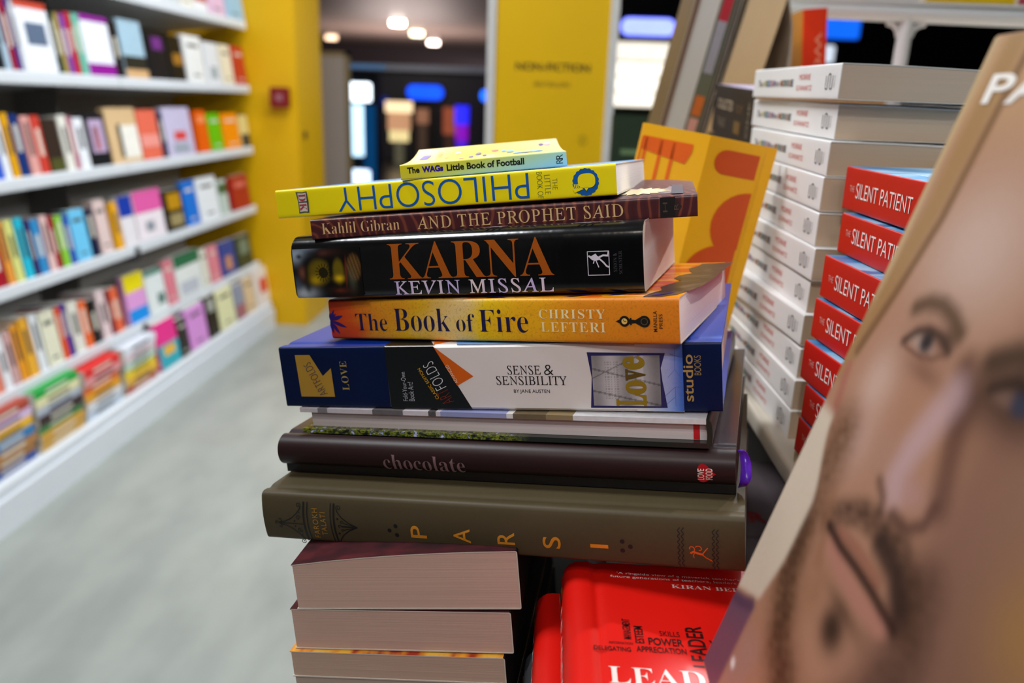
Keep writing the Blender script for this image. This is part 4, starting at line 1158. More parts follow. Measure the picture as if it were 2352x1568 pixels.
rd_ = paper('b03038'); c.text(serif('D'), (14.6, 8.8, 18.8, 12.7), rd_, B.spine(.0009), -90, off=-.006); c.text(serif('K'), (14.6, 3.4, 18.8, 7.5), rd_, B.spine(.0009), -90, off=-.006)
B.done(p, q, 'bright yellow paperback with blue capitals upside down on its spine', group=MAIN)

# ---- the little book on top
m, nt, b = nodes('lemon_fade', .35, .45)
v = coords(nt); sp_ = N(nt, 'ShaderNodeSeparateXYZ'); nt.links.new(v, sp_.inputs[0])
cmb = N(nt, 'ShaderNodeMath', operation='MULTIPLY_ADD'); nt.links.new(sp_.outputs[2], cmb.inputs[0]); cmb.inputs[1].default_value = -4.0; nt.links.new(sp_.outputs[0], cmb.inputs[2])
mr = N(nt, 'ShaderNodeMapRange'); mr.inputs[1].default_value = -.03; mr.inputs[2].default_value = .092; nt.links.new(cmb.outputs[0], mr.inputs[0])
nt.links.new(ramp(nt, mr.outputs[0], [(0, 'e6da0a'), (.35, 'e0dc4a'), (.7, 'b8d8b0'), (1, '8fd0e6')]), b.inputs['Base Color'])
m2, nt, b = nodes('lemon_front', .25, .5)
v = coords(nt); sp_ = N(nt, 'ShaderNodeSeparateXYZ'); nt.links.new(v, sp_.inputs[0])
mr = N(nt, 'ShaderNodeMapRange'); mr.inputs[2].default_value = .09; nt.links.new(sp_.outputs[0], mr.inputs[0])
nt.links.new(ramp(nt, mr.outputs[0], [(.1, 'ecd806'), (.5, 'ecdf5a'), (1, 'eee6b4')]), b.inputs['Base Color'])
q, p, (L, D, T) = P('small_yellow')
B = Book('paperback', L, D, T, m, m2, paper('8fc8e6'), page='e6e2d2', r=.0006, contrast=.1, curl=lambda u, w: .007 * max(0, w) ** 2.4, nx=8, draft=(88.4, 7.8))
s = B.spine(.0002); c = B.cover; k1 = paper('14160a', .4); k2 = paper('2a1290', .4)
c.text('The', (3.8, 3.0, 10.3, 6.2), k1, s, off=.03); c.text('WAGs', (11.6, 2.9, 22.9, 6.2), k2, s, off=.05); c.text('Little Book of Football', (24.8, 2.7, 65.9, 6.2), k1, s, off=.028)
c.text('R', (82.9, 3.9, 86.4, 6.3), k1, s, 90, off=-.01); c.strip([(82.9, 3.9), (86.4, 3.9)], .35, k1, s); c.text('R', (82.9, 1.6, 86.4, 3.9), k1, s, 90, off=-.01)
f = B.face(.0003)
c.poly([(5, 44), (10, 44), (11, 68), (6, 68)], paper('5a3a9a'), f); c.text('LITTLE BOOK OF', (14.5, 40, 18, 82), paper('6a6018'), f, 90)
for k in range(14):
    x = 22 + 4.6 * k + random.uniform(-1, 1); y = 28 + random.uniform(0, 48)
    c.disc((x, y), random.uniform(1.2, 2.4), paper(random.choice(('d08a9a', '5a3a8a', 'e6b0b8', '3a3430', '6aa0c0', 'd8c020', 'e8e4e0', 'c06a50'))), f, 9, random.uniform(3, 8))
c.poly([(60, 30), (78, 34), (76, 44), (62, 42)], paper('7fa8c0'), f)
B.done(p, q, 'small lemon yellow paperback lying on top of the tilted stack', group=MAIN)

# ================================================================ the display table and what stands on it
TB = paper('161514', .9, .08, .1, 10)
e = empty('display_table', (.4, .7, 0))
def tx_(p): return (p[0] - .4, p[1] - .7, p[2])
mb = MB(); mb.rbox((-.135, -.1, LOWER - .03), (1.15, 1.45, LOWER), .01, TB, axis=2); mb.build('table_top', e, tx_, angle=50)
for x, y in ((-.1, -.06), (1.09, -.06), (-.1, 1.39), (1.09, 1.39)):
    mb = MB(); mb.box((x - .02, y - .02, 0), (x + .02, y + .02, LOWER - .03), TB); mb.build('leg', e, tx_, smooth=False)
tag(e, 'dark display table carrying the tilted stack and the white raised shelf', 'table')
PLAT = 1.0595
e = empty('raised_shelf', (.6, .7, LOWER))
def rx_(p): return (p[0] - .6, p[1] - .7, p[2] - LOWER)
mb = MB(); mb.rbox((.161, -.09, PLAT - .016), (1.14, 1.44, PLAT), .004, paper('c4bcae', .35, .4, .06, 8), axis=1); mb.build('board', e, rx_, angle=50)
mb = MB(); mb.box((.2, -.07, LOWER), (1.12, 1.42, PLAT - .016), paper('1c1a1a', .6)); mb.build('base', e, rx_, smooth=False)
tag(e, 'white raised shelf board under the white and red stacks', 'riser')

# ---- red hardcovers lying near the viewer
RED = paper('dd160c', .38, .4, .05, 20)
PILE = 'red hardcovers at the front of the table'
QR = Matrix(((0, 1, 0), (-1, 0, 0), (0, 0, 1))).to_quaternion()      # spine to the left, head away
def red_book(x, y, z, L, D, T, label, mat=RED, detail=0, spine=None):
    B = Book('hardback', L, D, T, spine or mat, mat, page='d9cfc6', r=.006, bulge=.003, groove=.0012, gy=.013, hard=True)
    s = B.spine(.0004); c = B.cover; w = paper('f0e6e2', .4)
    c.poly([(6 + 7 * (1 - math.cos(a)) , T * 500 + 6.0 * math.sin(a)) for a in [2 * math.pi * k / 20 for k in range(20)]], paper('e08a14', .4), s)
    c.poly([(8 + 4.2 * (1 - math.cos(a)), T * 500 + 3.0 * math.sin(a)) for a in [2 * math.pi * k / 16 for k in range(16)]], paper('14100e', .4), B.spine(.0006))
    c.poly([(10 + 2.6 * (1 - math.cos(a)), T * 500 - .3 + 1.9 * math.sin(a)) for a in [2 * math.pi * k / 14 for k in range(14)]], paper('f2efec', .4), B.spine(.0008))
    c.text(serif('LEADERSHIP'), (24, T * 500 - 5, 120, T * 500 + 5), w, s, 0, off=-.008)
    if detail:
        f = lambda X, Y: (Y, X, T + .00025)      # X to the right of the spine, Y down from the head
        def t(txt, x0, y0, x1, y1, mat, rot=0, off=0.):
            # box in mm, y counted down the cover; first corner is the lower left one
            if rot == 0: o_, U, V = (x0, y0), (x1 - x0, 0), (0, y1 - y0)
            else: o_, U, V = (x1, y0), (0, y1 - y0), (x0 - x1, 0)
            c.text_uv(txt, (o_[0] / 1000, o_[1] / 1000), (U[0] / 1000, U[1] / 1000), (V[0] / 1000, V[1] / 1000), mat, f, off)
        k = paper('2a0c0c', .4)
        t("'A ringside view of a maverick teacher's life that will", 24.0, 10.4, 104.0, 7.9, w, off=.004)
        t('future generations of teachers, leaders and innovators', 20.5, 13.6, 108.0, 11.0, w, off=.004)
        t(serif('KIRAN BEDI'), 50.0, 19.3, 86.0, 16.2, w, off=-.004)
        t('MANAGEMENT', 23.4, 60.6, 27.0, 46.2, k, 90, .01); t('ESTEEM', 28.4, 62.8, 32.4, 51.0, k, 90, .012)
        t('INFORMATION', 16.8, 64.4, 27.2, 62.7, k); t('DELEGATING', 10.0, 69.1, 26.0, 66.2, k, off=.01)
        t('SKILLS', 39.7, 57.0, 48.6, 53.5, k); t('POWER', 34.2, 63.6, 49.4, 58.6, k, off=.02); t('APPRECIATION', 28.4, 68.7, 49.9, 64.9, k, off=.012)
        t('LEADER', 51.4, 76.0, 59.0, 48.6, k, 90, .012); t('CONFIDENCE', 61, 69, 80, 65, k); t('VISION', 61, 63.5, 82, 58, k, off=.015)
        t(serif('LEADERSHIP'), 15.4, 89.4, 112, 79.0, w, off=-.008)
        t(serif('LESSONS'), 30, 110, 98, 101, w, off=-.01)
    B.done((x, y, z), QR, label, group=PILE)
    return B
red_book(.0165, .362, 1.026, .216, .14, .0297, 'upper red hardcover with white quotation lines and black words on its front', detail=1)
red_book(.0035, .377, .996, .216, .14, .0297, 'lower red hardcover peeping out left beneath the other red one')
red_book(-.001, .368, .966, .22, .15, .0297, 'grey blue hardcover lying beneath the two red ones', paper('8a9cc4', .4), spine=paper('7d828a', .4))
red_book(.004, .372, .936, .216, .14, .0297, 'red hardcover under the grey blue one')
red_book(.002, .370, .9005, .216, .14, .0352, 'bottom red hardcover of the low pile')

# ---- grey covers with dark red letters lying in the gap
g = paper('4c4246', .45, .3)
for i, (z, t) in enumerate(((.9005, .049), (.950, .046))):
    B = Book('paperback', .22, .15, t, g, page='c0b4ac', contrast=.3)
    if i:
        f = lambda X, Y: (Y, X, t + .0003)
        k = paper('6a1018', .4)
        for txt, xx in (('A', 93), ('R', 108)): B.cover.text_uv(txt, (xx / 1000, .107), (.013, 0), (0, -.016), k, f, .03)
        B.cover.text_uv('essays', (.099, .13), (.018, 0), (0, -.004), paper('3a2c30'), f)
    B.done((.045, .63, z), QR, ('lower grey covered book in the gap under the stack', 'grey covered book with dark red letters in the gap beside the raised shelf')[i], group='grey covers in the gap')

# ---- white paperbacks, spines to the aisle
WHT = paper('e6e4e4', .4, .4, .03, 30)
WST = 'white paperbacks in the tall straight stack'
def white_book(T, L, D):
    B = Book('paperback', L, D, T, WHT, page='c4ab92', r=.001, contrast=.3, curl=lambda u, w: -.0028 * max(0, (u - .55) / .45) ** 2 * max(0, w - .25), nx=8)
    s = B.spine(.0003); c = B.cover
    cols = ('3a4a6a', '6a4a3a', '9a8a3a', 'b09a3a', '5a7a3a', '2f6f9a', '3a4a8a', 'b0503a', '7a6a9a', '3a4a3a', '8a5a8a', 'a0602a', '4a4a3a', '2a6a5a', '6a3a5a', '9a7a2a')
    x = 15.0
    for i, ch in enumerate('TheWISDOMofMORRIE'):
        w = 4.3 if ch in 'hefo' else (2.6 if ch == 'I' else 5.9)
        if ch.islower(): c.text(ch, (x, 8.6, x + w * .8, 12.2), paper(cols[i % 16]), s, off=.02)
        else: c.text(ch, (x, 8.5, x + w * .9, 13.6), paper(cols[i % 16]), s, off=.03)
        x += w + (1.5 if i in (2, 8, 10) else 0)
    r = paper('d06a64', .4)
    c.text('MORRIE', (118.2, 13.0, 142.3, 17.0), r, s); c.text('SCHWARTZ', (114.0, 5.6, 147.3, 9.2), r, s)
    k = paper('2c2e32', .4)
    for j, xx in enumerate((173.4, 177.4, 181.4, 185.4)):
        c.strip([(xx, 7.6 if j else 8.4), (xx, 15.2)], .8, k, s)
        if j < 3:
            top = j % 2 == 1
            cz = 15.0 if top else 7.8
            c.strip([(xx + 2 - 2 * math.cos(a), cz + (1.3 if top else -1.3) * math.sin(a)) for a in [math.pi * q_ / 8 for q_ in range(9)]], .8, k, s)
    c.text('ebury', (188.2, 7.4, 190.2, 15.2), k, s, 90)
    return B
words = ('topmost', 'second from top', 'third from top', 'fourth from top', 'fifth from top', 'sixth from top', 'seventh from top', 'eighth from top', 'ninth from top', 'second lowest', 'lowest')
for i in range(11):
    q, p, (L, D, T) = P(f'white{i}')
    B = white_book(T - .0003, L, D)
    B.done(p, q, f'white spined paperback, {words[i]} of the tall straight stack', group=WST)

# ---- red spined paperbacks on the right
RS = paper('c4140e', .42, .35, .06, 40); BLUE_T = paper('1a5a9c', .3, .45)
m, nt, b = nodes('water_cover', .28, .5); n1 = noise(nt, coords(nt, (30, 14, 10)), 1, 4)
nt.links.new(ramp(nt, n1, [(.35, '1a5c96'), (.5, '4a9ad0'), (.62, '9cc8e4'), (.7, '2a72ac')]), b.inputs['Base Color'])
WATER = m
words = ('topmost', 'second from top', 'third from top', 'fourth from top', 'third lowest', 'second lowest', 'lowest')
for i in range(7):
    q, p, (L, D, T) = P(f'silent{i}')
    if i == 6: p = p + Vector((0, 0, -.0005))
    B = Book('paperback', L, D, T - .0004, RS, WATER, BLUE_T, page='d8cec0', r=.0009, contrast=.2)
    s = B.spine(.0003); c = B.cover; w = paper('f2ece8', .4); w2 = paper('dba49a', .4)
    c.text('THE', (10, 11.6, 17.4, 15.4), w2, s, off=.0); c.text('SILENT PATIENT', (20.5, 8.4, 98.5, 17.6), w, s, off=-.006)
    c.text('ALEX MICHAELIDES', (108, 9.6, 176, 15), paper('3a1010', .4), s)
    f = lambda X, Y: (Y, X, T - .0004 + .0003)
    for k in range(3): c.strip([(70 + 1.5 * k, 30 + 5 * k), (95, 34 + 5 * k), (120 - 2 * k, 31 + 5 * k)], 1.4, paper('c8302c'), lambda x, y: (x, y, T - .0001))
    c.text('A shockingly clever thriller', (60, 14, 150, 18), paper('cfe2f0'), lambda x, y: (x, y, T - .0001))
    B.done(p, q, f'red spined paperback with white title, {words[i]} of the red stack', group='red spined paperbacks in the stack')
B = Book('paperback', .2, .13, .0105, paper('d8c8a0', .4), page='d2c4ac', contrast=.2)
q, p, _ = P('silent6'); B.done(Vector((.166, .492, PLAT + .0003)), q, 'thin cream paperback lying under the red spined stack', group=None)

# ---- the big portrait cover close to the lens
Lf, Df, Tf = .2515, .17, .026
e_up = Vector((.271, 0, .9626)).normalized(); nrm = Vector((-e_up.z, 0, e_up.x)); sdir = Vector((0, -1, 0))
Mf = Matrix((-e_up, sdir, nrm)).transposed()
PORT = painted_attr('portrait_print', .35)
B = Book('hardback', Lf, Df, Tf, paper('b59a7a', .4), paper('b08a6c', .4), page='d9cdbb', r=.0015, hard=True)
def portrait(xmm, smm):
    """a printed face: s runs from the left edge, t up from the foot of the cover (mm)"""
    t = Lf * 1000 - xmm; s = smm
    c = lin('b8876c')
    sm = lambda x, a, b_: max(0, min(1, (x - a) / (b_ - a))) ** 2 * (3 - 2 * max(0, min(1, (x - a) / (b_ - a))))
    def mix(h, w):
        nonlocal c
        k = lin(h); w = max(0, min(1, w)); c = tuple(a + (b_ - a) * w for a, b_ in zip(c, k))
    def g(cs, ct, rs, rt, pw=1.0): return math.exp(-(((s - cs) / rs) ** 2 + ((t - ct) / rt) ** 2) ** pw)
    def line(pts, w, soft=.6):
        """how strongly a brush stroke of width w covers this spot"""
        best = 1e9
        for (ax, ay), (bx, by) in zip(pts, pts[1:]):
            dx, dy = bx - ax, by - ay; k = max(0, min(1, ((s - ax) * dx + (t - ay) * dy) / (dx * dx + dy * dy)))
            best = min(best, (s - ax - k * dx) ** 2 + (t - ay - k * dy) ** 2)
        d = math.sqrt(best); return 1 - sm(d, w * .5 * (1 - soft), w * .5 * (1 + soft))
    mix('c89d74', sm(t, 205, 240)); mix('d6b7aa', .9 * g(48, 188, 28, 22)); mix('8a6152', .85 * sm(s, 74, 100) * (1 - sm(t, 175, 205))); mix('9c745e', .6 * g(118, 145, 18, 22))
    # temple hair and ear
    mix('a9814f', .85 * line([(15, 262), (13, 195), (7, 167), (1, 135)], 12)); mix('7d5836', .9 * line([(25, 262), (21, 193), (14.5, 167), (7, 143)], 4.5)); mix('cdb085', .9 * (1 - sm(s, 2, 6)) * sm(t, 150, 175)); mix('b16a5a', .8 * line([(6, 136), (11, 120)], 5))
    # cheek and nose
    mix('d8b5a6', .9 * g(30, 138, 11, 13)); mix('cfa697', .8 * g(35, 120, 10, 11)); mix('6a463b', .85 * line([(70, 158), (79, 143), (88, 124)], 9, .9)); mix('553730', .8 * g(80, 152, 8, 11))
    mix('d2aeb2', .75 * line([(71, 150), (67, 138), (64.5, 130), (64, 121), (67, 118)], 11, .95)); mix('c09088', .8 * g(75, 121, 7, 4.5)); mix('b98c7a', .7 * g(52, 124, 6, 8))
    mix('5f3f32', .75 * line([(57, 116), (63, 113), (65, 109)], 3.6, .95)); mix('5f3d33', .85 * line([(71, 112), (80, 112.5), (86, 117), (86.5, 123)], 4, .9))
    # eyes and brows
    mix('9a6b5a', .7 * g(47, 158, 14, 9)); mix('7a5244', .6 * g(53, 150, 10, 3)); mix('b3998c', .9 * g(43.5, 157.2, 8.5, 2.7, 2)); mix('25323f', .97 * g(46, 158.2, 3.9, 3.7, 3)); mix('0b0d11', .9 * g(46, 158.2, 1.8, 1.8, 2))
    mix('2a1e1c', .9 * line([(33, 154.5), (38, 159.3), (44, 161.6), (51, 161.6), (59, 159)], 3, .95)); mix('6a4638', .8 * line([(34, 154), (42, 153), (52, 154.3), (59, 158.6)], 1.4)); mix('3a2a27', .8 * g(56, 162, 5, 3.4))
    mix('553d2b', .9 * line([(31, 165.5), (37, 168.6), (45, 169.8), (53, 168.2), (60, 165)], 5.5, .95))
    mix('3d2a25', .92 * g(94, 158, 17, 10, 1.4)); mix('8a6a5e', .6 * g(90, 157, 6, 2.5, 2)); mix('20344f', .95 * g(97, 158.2, 4.2, 4, 3)); mix('1c1413', .9 * line([(84, 157), (92, 162), (104, 160)], 3.4, .95)); mix('38271f', .9 * line([(79, 163), (87, 167.5), (96, 169), (108, 167)], 7, .95))
    # beard, moustache and mouth; short strokes break up the beard
    mix('5a3a2c', .16)
    hs = .82 + .18 * math.sin(s * 5.1 + 3 * math.sin(t * .9)) * math.sin(t * 1.7 + s * .6)
    mix('6b4830', .95 * hs * line([(23, 116), (25, 96), (27, 80), (34, 62), (48, 46), (70, 37), (92, 46)], 21, .8)); mix('4a3122', .85 * hs * line([(26, 84), (33, 64), (46, 48), (66, 38)], 12, .9)); mix('4c3327', .9 * hs * line([(99, 103), (105, 88), (101, 66), (88, 48)], 18, .8))
    mix('4a3022', .95 * hs * line([(40, 93), (47, 99), (56, 104), (70, 106.5), (83, 107), (93, 102), (100, 94)], 9, .7)); mix('2f1f1a', .9 * line([(72, 103), (85, 101), (94, 95)], 8, .8)); mix('94674b', .6 * line([(36, 99), (42, 89), (46, 80)], 6, .9))
    mix('98614e', .8 * line([(50, 93.6), (64, 95), (80, 94.4)], 4)); mix('b37a69', .95 * line([(49, 87.2), (62, 85.4), (76, 85.2), (90, 87)], 6.5, .7)); mix('2a1412', .97 * line([(42.5, 91.2), (54, 90.4), (66, 91), (80, 91), (96, 90)], 3.4, .95))
    mix('5c3e2f', .7 * g(72, 78.5, 14, 3)); mix('32221a', .95 * g(70.5, 71, 8, 7, 1.4)); mix('96694a', .6 * g(52, 72, 7, 9)); mix('a87a44', .8 * g(134, 118, 14, 16)); mix('6a4c3e', .6 * g(128, 60, 26, 50))
    # pale ground beside the beard, collar below
    ed = 12 + 13.5 * sm(118 - t, 0, 30) - 5 * sm(70 - t, 0, 30)
    mix('d4c2ae', (1 - sm(s, ed - 2, ed + 2)) * sm(t, 36 + .4 * s, 39 + .4 * s) * (1 - sm(t, 116, 122)))
    mix('6e4e60', (1 - sm(t, 33 + .4 * s, 37 + .4 * s)) * (1 - sm(s, 18, 23))); mix('543c54', .8 * line([(2, 34), (10, 37), (17, 41)], 5)); mix('a98273', (1 - sm(t, 30, 42)) * sm(s, 19, 25) * (1 - sm(s, 32, 44))); mix('eae4e0', .95 * g(24, 19, 2.4, 2, 2))
    return c
B.cover.picture((.6, .6, Lf * 1000 - .6, Df * 1000 - .6), 200, 130, portrait, PORT, lambda x, y: (x, y, Tf + .0002))
B.cover.text_uv('PARENTS', (.0115, .0222), (.125, 0), (0, -.0095), paper('efe9e4', .4), lambda s_, xx: (xx, s_, Tf + .0005), .02)
bottom = Vector((.0702, .28, 1.0568 + .007))
pos = bottom + e_up * Lf - nrm * Tf
B.done(pos, Mf.to_quaternion(), 'large book leaning close up, its cover a bearded face in brown tones', group=None)

# ---- yellow and orange hardback leaning behind the stack
YO = paper('e8a800', .42, .4, .05, 20); OR = paper('dc5a04', .42, .4); OR_SHADED = paper('c84a06', .42, .4)  # right leaf gets a darker orange, its shade put into the colour
up = Vector((.155, .02, .988)).normalized(); e1 = (Vector((1, 0, -.12)) - up * up.x).normalized(); e1 = (Vector((.99, 0, -.13)) - up * (Vector((.99, 0, -.13)).dot(up))).normalized(); back = up.cross(e1).normalized()
if back.y < 0: back = -back
TOPC = Vector((.113, .612, 1.2625)); HH = .255
root = empty('hardback', TOPC - up * HH)
def yl(u, d, h): return tuple((e1 * u + back * d + up * h))
prof = [(-.047, .0222), (0, 0), (.044, .012), (.047, .0145), (.0545, .0165), (.0545, .0195)]
mb = MB(); outer = prof; inner = [(-.047, .0252), (0, .003), (.0435, .0148), (.0465, .017), (.052, .0195), (.052, .0195)]
n = len(prof); vs = [yl(u, d, h) for h in (0, HH) for u, d in outer] + [yl(u, d, h) for h in (0, HH) for u, d in inner]
fs = [(i, i + 1, n + i + 1, n + i) for i in range(n - 1)] + [(2 * n + i, 3 * n + i, 3 * n + i + 1, 2 * n + i + 1) for i in range(n - 1)] + [(n + i, n + i + 1, 3 * n + i + 1, 3 * n + i) for i in range(n - 1)] + [(i, 2 * n + i, 2 * n + i + 1, i + 1) for i in range(n - 1)] + [(0, n, 3 * n, 2 * n)]
mb.add(vs, fs, YO)
def lf(u, h):      # left leaf of the cover, u negative
    return yl(u, -.473 * u - .0005, HH + h)
def rf(u, h): return yl(u, .273 * u - .0005, HH + h)
mb.poly([(-46, -9), (-10, -9), (-10, -15), (-13, -24), (-46, -19)], OR, lf)
for a, w in ((-43, 2.2), (-32, 2.4), (-23, 2.4), (-46.2, 1.2)): mb.strip([(a, -10), (a, -120)], w, OR, lf)
mb.poly([(42, -8), (42, -26)] + [(16.5 + 9 * math.cos(a), -17 + 9 * math.sin(a)) for a in [-math.pi / 2 - math.pi * k / 10 for k in range(11)]], OR_SHADED, rf)
mb.poly([(43, -36)] + [(44 + 27 * math.cos(a), -62 + 26 * math.sin(a)) for a in [math.pi / 2 + math.pi * k / 14 for k in range(1, 12)]] + [(43, -80)], OR_SHADED, rf)
mb.poly([(34 + 30 * math.cos(a), -104 + 26 * math.sin(a)) for a in [1.3 + 2.0 * k / 12 for k in range(13)]] + [(14, -130), (43, -130)], OR_SHADED, lambda u, h: yl(u, .273 * u - .0008, HH + h))
mb.build('cover', root, angle=20)
mb = MB(); ring = [(-.046, .0255), (0, .0035), (.043, .0152), (.0515, .0198), (.05, .034), (-.044, .034)]
mb.add([yl(u, d, h) for h in (.003, HH - .003) for u, d in ring], [(5, 4, 3, 2, 1, 0), (6, 7, 8, 9, 10, 11)] + [(i, (i + 1) % 6, 6 + (i + 1) % 6, 6 + i) for i in range(6)], pages('e2dac8')); mb.build('page_block', root)
mb = MB()
bx = [(-.047, .0345), (.0555, .0345), (.0555, .0375), (-.047, .0375)]
mb.add([yl(u, d, h) for h in (0, HH) for u, d in bx], [(3, 2, 1, 0), (4, 5, 6, 7)] + [(i, (i + 1) % 4, 4 + (i + 1) % 4, 4 + i) for i in range(4)], YO)
es = lambda u, h: yl(.0557, .0345 + u, HH + h)
for a, b_ in ((-8, -34), (-92, -130), (-160, -190)):
    mb.add([yl(.0557, d, HH + h / 1000) for d, h in ((.0345, a), (.0375, a), (.0375, b_), (.0345, b_))], [(0, 1, 2, 3)], paper('e05a04'))
    mb.add([yl(u, .0343, HH + h / 1000) for u, h in ((.0525, a), (.0555, a), (.0555, b_), (.0525, b_))], [(0, 1, 2, 3)], paper('e05a04'))
mb.build('back_board', root, smooth=False)
tag(root, 'yellow hardback with orange shapes leaning behind the tilted stack', 'book')

# ---- thick dark brown paperback on a pile behind the white stack
QS = Quaternion((0, 0, 1), -math.pi / 2 + .0)
DB = paper('1c1310', .5, .2)
for i in range(4):
    B = Book('paperback', .19, .11, .0485, DB if i % 2 else paper('3a2a22', .4), page='c09a62', contrast=.15)
    B.done(Vector((.178, .985, PLAT + .0003 + .049 * i)), QS, ('lowest tan paged book', 'second tan paged book up', 'third tan paged book up', 'uppermost tan paged book')[i] + ' under the tilted dark brown one', group='tan paged books behind the white stack')
B = Book('paperback', .2, .115, .052, DB, paper('8f84a8', .35), page='c09a62', contrast=.15)
s = B.spine(.0004); c = B.cover
c.text('GLADIATOR'[0:9] if False else 'COLLECTED', (24, 28, 104, 38), paper('b09a80'), s, off=.02); c.text('TALES', (30, 10, 74, 19), paper('7a6a58'), s); c.text('VOLUME', (118, 28, 150, 36), paper('6a4a2a'), s)
c.poly([(118, 8), (146, 8), (146, 20), (118, 20)], paper('6a4a10'), s); c.text('ONE', (174, 8, 182, 40), paper('8a7a68'), s, 90)
qq = Quaternion((1, 0, 0), math.radians(3.0)) @ QS
B.done(Vector((.178, .965, PLAT + .1975)), qq, 'thick dark brown paperback on the pile behind the white stack', group=None)

# ---- riser with leaning books and the white tube rack behind
RZ = 1.12
mb = MB(); mb.rbox((.08, 1.02, PLAT), (.44, 1.22, RZ), .006, paper('b8b2aa', .4), axis=1); o = mb.build('riser_block'); tag(o, 'pale riser block at the back of the raised shelf', 'riser')
def leaning(x, ang, T, H, depth, spine, page, label, bottom=None, yaw=0., front='pages', curl=None, y=1.04, top=None, marks=None, tip=0., block_curl=True, inner=None):
    B = Book('paperback', H, depth, T, paper(spine, .4), paper(top, .4) if top else None, paper(bottom, .4) if bottom else None, page=page, r=.001, contrast=.12, curl=curl, nx=10, block_curl=block_curl, inner=inner)
    if marks: marks(B)
    # upright, x up; thickness to the right; spine towards the viewer or away
    M = Matrix(((0, 0, 1), (0, 1, 0), (-1, 0, 0))) if front == 'spine' else Matrix(((0, 0, 1), (0, -1, 0), (1, 0, 0)))
    # front == spine: x -> down, y -> away, z -> right ; pages: x -> up, y -> towards viewer, z -> right
    q = Quaternion((0, 1, 0), math.radians(ang)) @ Quaternion((0, 0, 1), yaw) @ M.to_quaternion()
    base = Vector((x, y, RZ + .001 + max(0, T * math.sin(math.radians(ang)))))
    org = Vector((H, 0, 0)) if front == 'spine' else Vector((0, depth, 0))
    B.done(base - (q @ org), q, label, group='books leaning on the riser block')
leaning(.1, 11.5, .0065, .36, .15, '5a4438', '7a5a48', 'brown thin book leaning at the left end of the riser')
leaning(.1075, 11.5, .023, .37, .16, 'a39a8c', 'dcd8d0', 'thick pale grey paged book leaning beside the yellow hardback')
def spots(B):
    s = B.spine(.0005); H = B.L * 1000; T = B.T * 1000
    for a, b_, h in ((.0, .26, 'b04a58'), (.26, .33, 'd0b0ac'), (.36, .44, 'dca090'), (.45, .52, 'd9722a'), (.60, .78, 'a8a4ac'), (.78, .92, 'c02838')):
        B.cover.poly([((1 - a) * H, T * .12), ((1 - b_) * H, T * .12), ((1 - b_) * H, T * .75), ((1 - a) * H, T * .75)], paper(h), s)
leaning(.1315, 11.5, .018, .34, .15, '6a6c58', 'c8c0b0', 'grey green spine with red and orange patches leaning on the riser', front='spine', marks=spots)
leaning(.1505, 11.5, .005, .34, .15, '3f3428', '54463a', 'thin dark brown book leaning against the thick tan one')
leaning(.1565, 13.0, .044, .3, .17, 'd8c294', 'e8c99c', 'very thick tan paged book leaning on the riser', curl=lambda u, w: .034 * min(1, max(0, (.985 - u) / .3)) ** .6 * max(0, w), block_curl=False, inner=paper('a89e90'))
def title(B):
    s = B.spine(.0005); H = B.L * 1000
    B.cover.text('WONDERLAND', (H * .1, 15, H * .8, 23.5), paper('e88a70'), s, 0, off=.02)
leaning(.332, -6, .03, .286, .1, 'd8330a', 'd8c8b0', 'orange red spine standing under the white rack', front='spine', marks=title, y=1.1, bottom='a8701c')

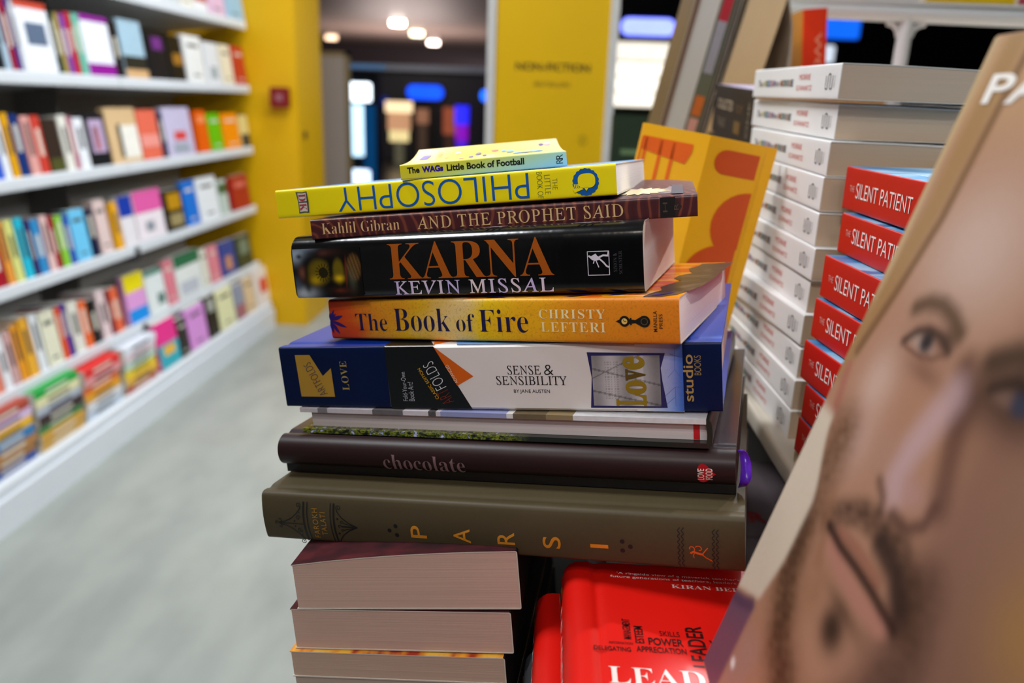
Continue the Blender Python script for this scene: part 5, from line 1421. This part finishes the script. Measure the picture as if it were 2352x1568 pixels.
RW = paper('dcdfe2', .35, .45, .03, 10)
root = empty('wire_rack', (.4, 1.2, PLAT))
def kx(p): return (p[0] - .4, p[1] - 1.2, p[2] - PLAT)
zt = 1.4235; ry = 1.25
mb = MB(); mb.tube([(.215, ry, zt), (.3, ry, zt - .0005), (.65, ry, zt - .005), (1.05, ry, zt - .009)], .0118, RW); mb.build('rail', root, kx)
for x in (.49, 1.0):
    mb = MB(); mb.tube([(x, ry, PLAT), (x, ry, zt - .004)], .0098, RW); mb.build('post', root, kx)
    for sg in (-1, 1):
        pts = [(x + sg * .0085, ry, zt - .0338)] + [(x + sg * (.0085 + .018 - .018 * math.cos(a)), ry, zt - .0338 + .018 * math.sin(a)) for a in [math.pi / 2 * k / 6 for k in range(1, 7)]]
        mb = MB(); mb.tube(pts, .004, RW, 8); mb.build('weld', root, kx)
mb = MB(); mb.box((.24, ry - .01, zt + .008), (1.05, ry + .13, zt + .012), RW); mb.build('tray', root, kx, smooth=False)
tag(root, 'white tube rack standing at the back right of the raised shelf', 'rack')
for i, (x0, x1, h, label) in enumerate(((.25, .50, 'd9dbdd', 'white book lying on the white rack at its left end'), (.508, .63, 'e2c20a', 'yellow book lying on the white rack'), (.635, .88, 'b5485a', 'rose red book lying on the white rack'))):
    B = Book('paperback', x1 - x0, .14, .02, paper(h, .4), page='ddd5c8')
    B.done((x0, ry - .009, zt + .0125), None, label, group='books on the white rack')
# green cover standing far behind the yellow hardback
B = Book('hardback', .3, .1, .03, paper('1c3320', .5), page='d0c8b8', hard=True)
c = B.cover
for k in range(6): c.poly([(60 + 34 * k, 18), (70 + 34 * k, 18), (70 + 34 * k, 82), (60 + 34 * k, 82)], paper('6a8a62'), lambda x, y: (x, y, .0303))
qg = Matrix(((0, 1, 0), (0, 0, -1), (-1, 0, 0))).to_quaternion()
side = empty('side_table', (.14, 1.57, 0))
mb = MB(); mb.rbox((-.06, -.09, .94), (.14, .12, .965), .01, TB, axis=2); mb.build('table_top', side, angle=50)
for x, y in ((-.045, -.07), (.12, -.07), (-.045, .1), (.12, .1)):
    mb = MB(); mb.box((x - .012, y - .012, 0), (x + .012, y + .012, .94), TB); mb.build('leg', side, smooth=False)
tag(side, 'small dark table standing behind the display table', 'table')
B.done((.1, 1.55, .966 + .3), qg, 'dark green cover with pale lines standing behind the yellow hardback', group=None)
